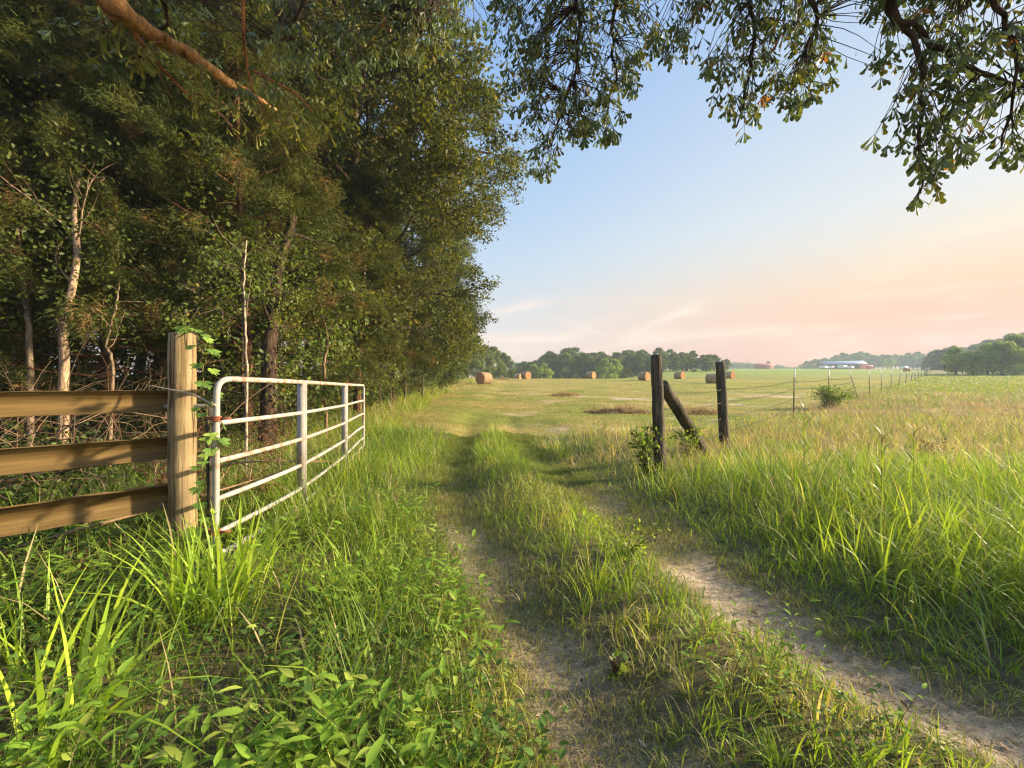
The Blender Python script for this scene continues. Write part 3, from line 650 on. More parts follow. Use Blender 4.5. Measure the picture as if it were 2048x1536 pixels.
def vine():
    e = empty('climbing_vine', (-2.3, 2.9, .1), 'green creeper climbing between the gatepost and the gate', 'vine')
    st, lf = MB(), MB(); base = np.array([-2.3, 2.9, .1])
    path = smooth_path([W3(412, 1090, 2.85), W3(415, 1010, 2.82), W3(408, 930, 2.80), W3(418, 870, 2.84), W3(410, 800, 2.86), W3(402, 730, 2.86), W3(400, 690, 2.87), W3(380, 662, 2.95), W3(352, 664, 2.98)], 46)
    path += RNG.normal(0, .006, path.shape); tube(st, path, .004, 5, np.array([.16, .15, .06]))
    for i in range(1, 46):
        dens = 1 if i < 26 else .6 if i < 36 else .4
        if RNG.random() > dens: continue
        for q in range(1):
            az = RNG.uniform(-1.9, 1.2); s = np.array([math.cos(az), math.sin(az) * .7 - .35, .25]); tip = path[i] + unit(s) * (.05 + .05 * RNG.random())
            tube(st, [path[i], tip], .0015, 3, np.array([.18, .2, .06]))
            k = 5 if RNG.random() < .7 else 3
            L = .035 + .035 * RNG.random(); a = np.linspace(-1.3, 1.3, k); side = unit(np.cross(s * [1, 1, .2] + [0, 0, .3], [0, 0, 1.])); dwn = unit(s * .45 + np.array([RNG.normal(0, .2), 0, -1.]))
            D = np.cos(a)[:, None] * dwn + np.sin(a)[:, None] * side
            Nn = np.cross(dwn, side)
            col = np.array([.13, .24, .04]) if RNG.random() < .6 else np.array([.24, .36, .06])
            inst(lf, OVATE[0], OVATE[1], np.repeat(tip[None], k, 0), D, np.cross(Nn[None], D), np.stack([np.full(k, L), np.full(k, L * .85), np.full(k, L)], -1), col * (.75 + .5 * RNG.random((k, 1))))
    st.build('stem', M_TWIG, e, False, base); lf.build('leaves', M_LEAF, e, False, base)
vine()

# wire fence: steel stakes, wire strands
STK = [13.9, 18.1, 24.2, 27.9, 33.2, 39, 45, 53, 62, 70, 79, 90, 104, 112, 122, 134]
lean = [(.03, 0), (.02, 0), (-.30, 0), (0, 0), (-.01, 0), (.03, 0), (.20, 0), (.16, 0), (.16, 0), (.02, 0), (.03, 0), (0, 0), (.03, 0), (.0, 0), (.02, 0), (.04, 0)]
ordn = ['first steel fence stake right of the old posts, white tipped', 'second steel fence stake, standing in the round green bush', 'third steel fence stake, tilted towards the old posts', 'fourth steel fence stake, upright beyond the tilted one', 'fifth steel fence stake from the old posts', 'sixth steel fence stake with a bright white tip', 'seventh steel fence stake, leaning away from the field', 'eighth steel fence stake, leaning in the line along the meadow', 'ninth steel fence stake, slightly leaning far along the line', 'tenth steel fence stake, upright far along the line']
WZ = (1.32, 1.05, .72, .42); WP = {z: [] for z in WZ}
def lerp_post(b, t, z): return b + (t - b) * z
for z in WZ: WP[z].append(np.array([2.25, 6.1, z])); WP[z].append(np.array([4.44, 8.4, z + .02]))
for i, yv in enumerate(STK):
    x = float(fence_x(yv)); z = float(height(x, yv)); hh = 1.72
    e = empty('steel_stake', (x, yv, z), ordn[i] if i < 10 else 'distant steel fence stake near the far end of the wire fence', 'fence stake', 'steel stakes of the wire fence')
    tp = np.array([lean[i][0] * hh, 0, hh]); w = max(.022, yv * .0007)
    mb = MB(); s = np.linspace(-.1, .84, 4)[:, None] * tp
    for off, sz in (((0, 0), (w * 1.7, w * .45)), ((0, w * .7), (w * .45, w * 1.4))):      # T section
        ring = np.array([[-1, -1], [1, -1], [1, 1], [-1, 1]]) * np.array(sz) / 2 + np.array(off)
        V = (s[:, None] + np.concatenate([ring, np.zeros((4, 1))], 1)[None]).reshape(-1, 3)
        f = np.array([[r * 4 + k, r * 4 + (k + 1) % 4, r * 4 + 4 + (k + 1) % 4, r * 4 + 4 + k] for r in range(3) for k in range(4)] + [[12, 13, 14, 15]])
        mb.add(V, f)
    for k in range(12): box(mb, tp * (.15 + .055 * k) + [0, -w * .35, 0], (w * .5, w * .35, .02))
    mb.build('stake', M_TPOST, e)
    mb = MB(); s = np.linspace(.842, 1, 2)[:, None] * tp
    ring = np.array([[-1, -1], [1, -1], [1, 1], [-1, 1]]) * w * .62
    V = (s[:, None] + np.concatenate([ring, np.zeros((4, 1))], 1)[None]).reshape(-1, 3)
    mb.add(V, np.array([[0, 1, 5, 4], [1, 2, 6, 5], [2, 3, 7, 6], [3, 0, 4, 7], [4, 5, 6, 7]])); mb.build('white_tip', M_TIP, e)
    for zz in WZ: WP[zz].append(np.array([x, yv - .03, z]) + tp * (zz / hh))
nmz = ['highest', 'second highest', 'third', 'lowest']
for k, zz in enumerate(WZ):
    mb = MB(); pts = WP[zz]
    for a, b in zip(pts[:-1], pts[1:]):
        u = np.linspace(0, 1, 9)[:, None]; p = a + (b - a) * u; p[:, 2] -= .05 * 4 * (u * (1 - u))[:, 0]
        tube(mb, p, max(.0028, .00012 * a[1]), 4)
        if a[1] < 20:
            L = np.linalg.norm(b - a)
            for q in np.arange(.1, L, .13):
                c = a + (b - a) * q / L; c[2] -= .2 * (q / L) * (1 - q / L)
                for s in (-1, 1): tube(mb, [c - np.array([.012, .0, .02 * s]), c + np.array([.012, 0, .02 * s])], .0028, 3)
    tag(mb.build('wire_strand', M_WIRE), f'{nmz[k]} barbed wire strand strung along the steel stakes', 'wire', 'barbed wire strands of the field fence')

# ------------------------------------------------------------------ hay
def bale(px, d, rz, label, first=[None], sag=0.0):
    x = (px - CX) / F * d; z = float(height(x, d)) - .06
    if first[0] is None:
        e = empty('hay_bale', (0, 0, 0))
        R, L = .76, 1.5; n, m = 30, 40
        th = np.linspace(0, 2 * np.pi, m, endpoint=False); xs = np.linspace(-L / 2, L / 2, n)
        prof = R * (1 - .05 * np.clip((np.abs(xs) - L / 2 + .12) / .12, 0, 1) ** 2) + .02 * np.cos(xs * 2 * np.pi / .30) 
        rr = prof[:, None] + .03 * (RNG.random((n, m)) - .5) + .025 * (vnoise(xs[:, None] * 4, th[None] * 3, 5) - .5)
        zf = np.sin(th)[None] * rr; zf = np.where(zf < -R * .93, -R * .93, zf)
        V = np.stack([np.repeat(xs[:, None], m, 1), np.cos(th)[None] * rr, zf + R * .93], -1).reshape(-1, 3)
        i = np.arange(n - 1)[:, None] * m; j = np.arange(m)[None]; k = (j + 1) % m
        mb = MB(); mb.add(V, np.stack([i + j, i + m + j, i + m + k, i + k], -1).reshape(-1, 4)); mb.build('roll', M_HAYSIDE, e, True)
        for s in (-1, 1):                                    # the two cut faces, with the wound layers showing as rings
            mb = MB(); kk = 14; rad = np.linspace(0, 1, kk); edge = V.reshape(n, m, 3)[0 if s < 0 else -1]; c = np.array([s * L / 2, 0, R * .93])
            ring = c + (edge - c)[None] * rad[:, None, None]; ring[..., 0] = s * (L / 2 + .02 * np.sin(rad * 40)[:, None] + .03 * (RNG.random((kk, m)) - .5)); ring[-1] = edge
            f = np.stack([i[:kk - 1] + j, i[:kk - 1] + k, i[:kk - 1] + m + k, i[:kk - 1] + m + j], -1).reshape(-1, 4)
            if s < 0: f = f[:, ::-1]
            mb.add(ring.reshape(-1, 3), f); mb.build('cut_face', M_HAYEND, e, True)
        first[0] = e; o = e
    else:
        o = first[0].copy(); COL.objects.link(o)
        for ch in list(first[0].children):
            c = ch.copy(); COL.objects.link(c); c.parent = o
    o.location = (x, d, z); o.rotation_euler = (0, 0, rz); tag(o, label, 'hay bale', 'round hay bales in the mown field')
bale(968, 48, math.radians(52), 'orange lit round bale nearest the woods, showing its curved side')
bale(1052, 78, math.radians(-55), 'round bale between the woods and the distant trees, end towards the right')
bale(1182, 80, math.radians(-47), 'round bale standing alone midway along the field horizon')
bale(1288, 67, math.radians(-53), 'round bale partly hidden by the left old post')
bale(1359, 76, math.radians(-57), 'round bale seen between the two old posts')
bale(1425, 57, math.radians(-44), 'largest looking bale, its end hidden by the right old post')
bale(1459, 80, math.radians(-62), 'round bale peeping out right of the second old post')
bale(1388, 146, math.radians(-20), 'small far bale on the crest above the bale between the posts')
bale(1372, 172, math.radians(-10), 'tiny bale half sunk behind the crest between the posts')
bale(1036, 92, math.radians(-30), 'bale sunk low behind the crest beside another bale near the woods')
bale(1813, 148, math.radians(10), 'lone bale far out in the green field before the wooded hill')
def windrow(x, y, ln, wd, hg, rz, label, col=(.44, .33, .17)):
    z = float(height(x, y)); mb = MB(); n = int(2200 * min(1, ln * wd))
    P = np.stack([RNG.normal(0, ln * .26, n), RNG.normal(0, wd * .3, n), np.zeros(n)], -1); P = P[np.abs(P[:, 0]) < ln / 2]
    n = len(P); hh = hg * np.exp(-(P[:, 1] / (wd * .35)) ** 2) * (.3 + .9 * fbm(P[:, 0] * 1.4 + x, P[:, 1] + y, 91, 2)) * np.clip(1.1 - np.abs(P[:, 0]) / (ln / 2), 0, 1)
    P[:, 2] = hh * RNG.random(n) ** .6
    D = rdir(n); D[:, 2] *= .5
    inst(mb, NEEDLE[0], NEEDLE[1], P, D, rdir(n), np.stack([.12 + .25 * RNG.random(n), np.full(n, .02), np.ones(n)], -1), np.asarray(col) * (.55 + .8 * RNG.random((n, 1))))
    o = mb.build('hay_heap', M_DRY); o.location = (x, y, z); o.rotation_euler = (0, 0, rz); tag(o, label, 'loose hay', 'loose hay heaps left on the field')
windrow(4.4, 16.4, 2.6, .8, .16, -.1, 'long brown row of loose hay lying left of the old posts', (.36, .27, .15))
windrow(3.6, 27.5, 2.2, 1.1, .22, .1, 'small heap of loose hay halfway to the bales')
windrow(7.6, 16.0, 1.9, .7, .09, .1, 'flat patch of raked hay behind the brace log')
windrow(-1.6, 72, 2.8, 1.3, .55, 0, 'low hay mound on the crest beside the orange bale')

# ------------------------------------------------------------------ trees
def limb_path(p, d, length, n, wob, grav, rng):
    P = [np.asarray(p, float)]; d = unit(np.asarray(d, float)); st = length / (n - 1)
    for _ in range(n - 1):
        d = unit(d + rng.normal(0, wob, 3) + np.array([0, 0, grav])); P.append(P[-1] + d * st)
    return np.array(P)
def interp_path(P, f):
    t = f * (len(P) - 1); i = min(int(t), len(P) - 2); return P[i] + (P[i + 1] - P[i]) * (t - i), unit(P[i + 1] - P[i])
def perp(d, rng):
    v = rng.normal(size=3); v -= d * v.dot(d); return unit(v)
def crown_points(seed, H, r0, cb, R, nl, n2=6, n3=4, droop=-.02, low=8, high=60, lean=(0, 0), taper=.12, widest=.4, gap=.22):
    """branch skeleton of a broadleaf tree: returns trunk/limb mesh and twig points"""
    rng = np.random.default_rng(seed); mb = MB(); tw = []; td = []
    tp = limb_path([0, 0, -.1], [lean[0], lean[1], 1], H * .93, 12, .05, .05, rng)
    bark = np.array([.10, .08, .062])
    tube(mb, tp, r0 * np.linspace(1, taper, 12) * np.where(np.arange(12) == 0, 1.25, 1), 10, bark, True, .12)
    for i in range(nl):
        f = cb + (1 - cb) * (i + .5 * rng.random()) / nl; p, _ = interp_path(tp, min(f, .985))
        s = (f - cb) / (1 - cb); prof = np.interp(s, [0, widest, .8, 1], [.75, 1, .62, .3])
        az = i * 2.39996 + rng.normal(0, .35); el = math.radians(low + (high - low) * s + rng.normal(0, 7))
        L = R * prof * (.8 + .35 * rng.random()) / max(math.cos(el), .55) 
        d = [math.cos(az) * math.cos(el), math.sin(az) * math.cos(el), math.sin(el)]
        lp = limb_path(p, d, L, 8, .11, droop, rng); lr = r0 * .36 * (1 - .65 * s) 
        tube(mb, lp, np.linspace(lr, lr * .18, 8), 6, bark, False)
        for j in range(n2):
            g = gap + (1 - gap) * (j + rng.random()) / n2; q, dd = interp_path(lp, min(g, .99))
            d2 = unit(dd * .75 + perp(dd, rng) * .8); L2 = L * .42 * (1.15 - .6 * g) + .35
            sp = limb_path(q, d2, L2, 6, .14, droop * 1.5, rng); tube(mb, sp, np.linspace(lr * .32, .008, 6), 4, bark, False)
            for k in range(n3):
                h = .3 + .7 * (k + rng.random()) / n3; q3, d3 = interp_path(sp, min(h, .99))
                d4 = unit(d3 * .7 + perp(d3, rng) * .8 + np.array([0, 0, droop * 3])); L3 = L2 * .4 + .25
                s3 = limb_path(q3, d4, L3, 4, .15, droop * 2, rng); tube(mb, s3, np.linspace(.012, .004, 4), 3, bark, False)
                tw += [s3[1], s3[2], s3[3]]; td += [d4, d4, d4]
    return mb, np.array(tw), np.array(td)
def leaf_cloud(T, D, per, sig, L, c0, c1, rng, tmpl=DIAMOND, asp=.5, hang=.25):
    n = len(T) * per; i = np.repeat(np.arange(len(T)), per)
    O = T[i] + rng.normal(0, sig, (n, 3)) * np.array([1, 1, .75])
    d = unit(D[i] * .5 + unit(rng.normal(size=(n, 3))) + np.array([0, 0, -hang])); a = unit(rng.normal(size=(n, 3)) * np.array([1, 1, .55]))
    Ls = L * (.5 + .9 * rng.random(n)); t = rng.random((n, 1)); ct = rng.random((len(T), 1))[i]
    ct = .55 * ct + .45 * np.repeat(rng.random((len(T) // 84 + 1, 1)), 84, 0)[:len(T)][i]; c = np.asarray(c0) * (1 - t) + np.asarray(c1) * t; c = c * (.45 + 1.0 * ct) * np.array([1 + .25 * (rng.random() - .5), 1, 1]); yl = rng.random(n) < .025; c[yl] = np.array([.26, .20, .04])
    mb = MB(); inst(mb, tmpl[0], tmpl[1], O, d, a, np.stack([Ls, Ls * asp, Ls], -1), c)
    return mb
GA, GB = (.042, .070, .015), (.115, .14, .024)
PROTO = {}
def proto(kind):
    """mesh data of one tree of a kind: (trunk, crown)"""
    if kind in PROTO: return PROTO[kind]
    if kind.startswith('broad'):
        k = int(kind[-1]); rng = np.random.default_rng(100 + k)
        prm = [dict(H=17, r0=.27, cb=.30, R=5.2, nl=22, low=14), dict(H=19, r0=.30, cb=.20, R=6.4, nl=30, droop=-.03), dict(H=14, r0=.2, cb=.10, R=4.4, nl=24), dict(H=15, r0=.22, cb=.2, R=5.0, nl=24, high=70)][k]
        tb, T, D = crown_points(200 + k, n2=7, n3=4, gap=.42, **prm)
        lb = leaf_cloud(T, D, 46, .19, .125, GA, GB, rng, HEXLEAF, 1.0)
        r = (tb.build('trunk', M_BARK), lb.build('crown', M_LEAF))
    elif kind.startswith('cedar'):
        k = int(kind[-1]); rng = np.random.default_rng(300 + k)
        H, R, nl = [(9.5, 2.9, 54), (11.5, 3.2, 58)][k]
        mb = MB(); bark = np.array([.16, .095, .062]); T = []; D = []
        tp = limb_path([0, 0, -.1], [0.02, 0, 1], H, 12, .025, .06, rng); tube(mb, tp, .15 * np.linspace(1, .1, 12), 9, bark, True, .15)
        for i in range(nl):
            f = .17 + .81 * (i + rng.random() * .6) / nl; p, _ = interp_path(tp, min(f, .985)); az = i * 2.39996 + rng.normal(0, .4)
            L = R * np.interp(f, [0.1, .28, 1], [.95, 1, .12]) * (.75 + .4 * rng.random()); el = math.radians(np.interp(f, [.1, 1], [-4, 50]))
            d = np.array([math.cos(az) * math.cos(el), math.sin(az) * math.cos(el), math.sin(el)])
            lp = limb_path(p, d, L, 7, .1, .005, rng); tube(mb, lp, np.linspace(.034 * (1 - .5 * f), .006, 7), 5, bark, False)
            for j in range(9):
                g = .25 + .75 * (j + rng.random()) / 9; q, dd = interp_path(lp, min(g, .99)); d2 = unit(dd * .8 + perp(dd, rng) * .75)
                sp = limb_path(q, d2, .35 + .35 * rng.random(), 4, .16, -.05, rng); tube(mb, sp, np.linspace(.006, .002, 4), 3, bark, False)
                if rng.random() < .12 + .4 * (f < .26): continue            # bare dead twigs low down
                T += list(sp[1:]); D += [d2] * 3
        T = np.array(T); D = np.array(D); per = 90; n = len(T) * per; i = np.repeat(np.arange(len(T)), per)
        O = T[i] + rng.normal(0, .09, (n, 3)); dd = unit(D[i] * .8 + unit(rng.normal(size=(n, 3))) * .75 + np.array([0, 0, -.2]))
        Ls = .06 + .08 * rng.random(n); ct = rng.random((len(T), 1))[i]
        c = (np.array([.034, .056, .013]) * (1 - ct) + np.array([.11, .12, .024]) * ct) * (.7 + .6 * rng.random((n, 1)))
        br = (rng.random(len(T)) < .07)[i]; c[br] = np.array([.20, .13, .05]) * (.7 + .6 * rng.random((br.sum(), 1)))
        lb = MB(); inst(lb, NEEDLE[0], NEEDLE[1], O, dd, unit(rng.normal(size=(n, 3))), np.stack([Ls, .010 + .008 * rng.random(n), Ls], -1), c)
        r = (mb.build('trunk', M_BARK), lb.build('crown', M_NEEDLE))
    elif kind.startswith('sapling'):
        k = int(kind[-1]); rng = np.random.default_rng(400 + k)
        prm = [dict(H=5.5, r0=.035, cb=.35, R=1.3, nl=14), dict(H=3.2, r0=.02, cb=.2, R=.9, nl=12)][k]
        tb, T, D = crown_points(420 + k, n2=4, n3=3, taper=.2, **prm)
        lb = leaf_cloud(T, D, 9, .12, .085, (.09, .15, .03), (.16, .22, .04), rng, HEXLEAF, 1.0)
        r = (tb.build('trunk', M_TWIG), lb.build('crown', M_LEAF))
    for o in r: COL.objects.unlink(o)
    PROTO[kind] = (r[0].data, r[1].data); 
    for o in r: bpy.data.objects.remove(o)
    return PROTO[kind]
def tree(name, kind, x, y, label, rz=0.0, s=1.0, group='trees of the woods beside the track', sz=None):
    tk, cr = proto(kind)
    e = empty(name, (x, y, float(height(x, y))), label, 'tree', group, rz); e.scale = (s, s, sz or s)
    for nm, me in (('trunk', tk), ('crown', cr)):
        o = bpy.data.objects.new(nm, me); COL.objects.link(o); o.parent = e
    return e
R_ = math.radians
tree('oak_tree', 'broad1', -6.8, 15.6, 'large spreading oak whose leafy boughs reach out farthest over the track', R_(20), 1.0)
tree('oak_tree', 'broad0', -7.8, 13.0, 'tall oak with a dark trunk standing directly behind the gate', R_(100), 1.0)
tree('oak_tree', 'broad0', -7.2, 21.5, 'full oak behind the spreading one along the woods edge', R_(200), 1.0)
tree('oak_tree', 'broad2', -7.5, 27, 'rounded oak whose lowest boughs hang beside the narrow woodside posts', R_(40), .9)
tree('oak_tree', 'broad1', -9.0, 33, 'oak on the woods edge past the narrow woodside posts', R_(280), .8)
tree('oak_tree', 'broad2', -8.6, 42, 'bushy tree on the woods edge level with the orange bale', R_(140), .85)
tree('oak_tree', 'broad3', -10, 52, 'woods edge tree just beyond the orange bale', R_(10), .8)
tree('oak_tree', 'broad2', -10.5, 63, 'dim green tree far along the woods edge', R_(250), .95)
tree('cedar_tree', 'cedar0', -5.9, 8.9, 'dark cedar directly behind the gatepost', R_(0), 1.0)
tree('cedar_tree', 'cedar1', -10.3, 8.6, 'tall cedar behind the pale smooth trunk', R_(120), 1.0)
tree('cedar_tree', 'cedar0', -9.6, 5.4, 'cedar with low green sprays at the left edge of the photo', R_(200), .95)
tree('cedar_tree', 'cedar1', -7.2, 11.5, 'reddish trunked cedar seen just right of the gatepost', R_(60), .95)
tree('cedar_tree', 'cedar0', -5.6, 18.8, 'olive green cedar in the woods edge past the gate', R_(330), .7)
tree('oak_tree', 'broad3', -11.6, 13.2, 'broadleaf tree towering behind the cedars', R_(70), 1.05)
tree('oak_tree', 'broad3', -11.5, 16.5, 'shaded tree deep in the woods behind the cedars', R_(160), 1.1)
tree('oak_tree', 'broad0', -14, 11, 'shaded tree deep in the woods toward the left edge', R_(300), .9)
tree('oak_tree', 'broad2', -12.5, 24, 'shaded tree deep in the woods behind the oaks', R_(30), 1.2)
tree('oak_tree', 'broad3', -13.5, 6.2, 'broadleaf tree behind the leftmost cedar', R_(222), .9)
tree('oak_tree', 'broad2', -17, 18, 'rearmost shaded tree glimpsed between the cedars', R_(80), 1.1)
tree('cedar_tree', 'cedar0', -5.2, 13.4, 'olive cedar leaning out of the woods behind the free half of the gate', R_(75), .85)
tree('cedar_tree', 'cedar1', -11.3, 9.2, 'shaded cedar behind the tall cedar', R_(33), 1.0)
tree('sapling', 'sapling0', -5.0, 7.6, 'thin pale sapling rising behind the near half of the gate', R_(10), .72)
tree('sapling', 'sapling1', -5.0, 8.8, 'leafy young sapling behind the middle of the gate', R_(90), 1.15)
tree('sapling', 'sapling1', -9.0, 6.9, 'thin crooked sapling left of the pale smooth trunk', R_(200), .9)
tree('sapling', 'sapling1', -5.1, 12.5, 'small leafy sapling at the free end of the gate', R_(150), 1.2)
tree('cedar_tree', 'cedar1', -7.9, 7.9, 'feathery cedar between the pale trunk and the gatepost', R_(250), .8)
tree('sapling', 'sapling0', -5.3, 16.2, 'slim sapling at the woods edge past the gate', R_(300), .8)

def pale_trunk():
    e = empty('pale_tree', (-6.75, 6.0, float(height(-6.75, 6.0))), 'slender tree with a bare pale trunk bent like an S, lit by the sun', 'tree', 'trees of the woods beside the track'); mb = MB(); lf = MB()
    base = np.array([-6.75, 6.0, 0]); q = [W3(x, y, dd) for x, y, dd in ((112, 985, 6), (125, 900, 6), (128, 800, 6), (122, 720, 6), (125, 660, 6), (142, 600, 6), (143, 540, 6.1), (148, 470, 6.3), (152, 400, 6.8), (160, 300, 7.4), (150, 200, 8), (170, 60, 8.4))]
    p = smooth_path(q, 40); p[8:, 0] += .05 * np.sin(np.arange(32) * .55); rad = np.interp(np.linspace(0, 1, 40), [0, .3, .6, .75, 1], [.068, .053, .04, .027, .014])
    tube(mb, p, rad, 14, np.array([.42, .33, .24]), True, .12)
    for f, d, L in ((.62, (.5, -.3, .55), 1.2), (.64, (-.6, -.2, .5), 1.3), (.5, (-.7, .1, .8), .8), (.75, (.8, -.4, .1), 1.4), (.82, (-.8, -.3, .2), 1.3), (.9, (.6, -.6, .4), 1.2)):
        c, _ = interp_path(p, f); lp = limb_path(c, d, L, 8, .10, .02, RNG); tube(mb, lp, np.linspace(.016, .003, 8), 5, np.array([.42, .33, .24]), False)
        for k in range(5):
            c2, dd = interp_path(lp, .3 + .13 * k); l2 = limb_path(c2, unit(dd + .6 * perp(dd, RNG)), .5, 6, .12, .0, RNG); tube(mb, l2, np.linspace(.006, .0015, 6), 4, np.array([.30, .22, .15]), False)
    T = p[20:]; n = 2200; i = RNG.integers(0, len(T), n); O = T[i] + RNG.normal(0, .45, (n, 3)) + np.array([0, -.15, .2])
    inst(lf, HEXLEAF[0], HEXLEAF[1], O, rdir(n), rdir(n), np.stack([.07 * np.ones(n)] * 3, -1), greens(n, GA, GB))
    b = np.array(e.location); mb.build('trunk', M_BARK, e, True, b); lf.build('crown', M_LEAF, e, False, b)
pale_trunk()

def slim_tree(pts, d, r0, r1, col, label, nleaf=260):
    q = [W3(x, y, d + .25 * k) for k, (x, y) in enumerate(pts)]; b = q[0].copy(); b[2] = float(height(b[0], b[1])); q[0][2] = b[2] - .1
    p = smooth_path(q, 26); p[3:, :2] += RNG.normal(0, .006, (23, 2)); e = empty('slim_tree', b, label, 'tree', 'trees of the woods beside the track')
    mb, lf = MB(), MB(); tube(mb, p, np.linspace(r0, r1, 26), 10, np.asarray(col), True, .12); tips = [p[18:]]
    for k in range(6):
        c, dd = interp_path(p, .45 + .09 * k); l = limb_path(c, unit(dd * .5 + perp(dd, RNG)), .7, 7, .12, .02, RNG); tube(mb, l, np.linspace(r1 * .6, .002, 7), 5, np.asarray(col), False); tips.append(l[2:])
    T = np.concatenate(tips); i = RNG.integers(0, len(T), nleaf); O = T[i] + RNG.normal(0, .16, (nleaf, 3))
    inst(lf, HEXLEAF[0], HEXLEAF[1], O, unit(rdir(nleaf) + [0, 0, -.2]), rdir(nleaf), .05 + .04 * RNG.random(nleaf), greens(nleaf, (.07, .115, .02), (.15, .20, .03), .3))
    mb.build('trunk', M_BARK, e, True, b); lf.build('crown', M_LEAF, e, False, b)
slim_tree([(62, 800), (58, 700), (48, 600), (38, 520), (30, 430)], 6.2, .045, .02, (.30, .25, .19), 'slim grey trunk standing left of the pale bent trunk')
slim_tree([(218, 800), (226, 740), (212, 690), (230, 620), (236, 560)], 5.6, .022, .01, (.32, .25, .17), 'thin crooked stem between the pale trunk and the gatepost', 160)
slim_tree([(534, 800), (538, 720), (544, 640), (556, 540), (585, 430)], 7.0, .14, .08, (.075, .058, .045), 'stout dark trunk rising behind the middle of the gate', 200)
slim_tree([(492, 850), (493, 750), (490, 660), (486, 560), (492, 480)], 5.4, .019, .009, (.50, .43, .34), 'straight pale thin stem standing behind the near end of the gate', 220)
slim_tree([(655, 800), (648, 740), (655, 680), (640, 600), (650, 520)], 8.6, .035, .015, (.26, .19, .13), 'narrow brown trunk behind the free half of the gate', 220)

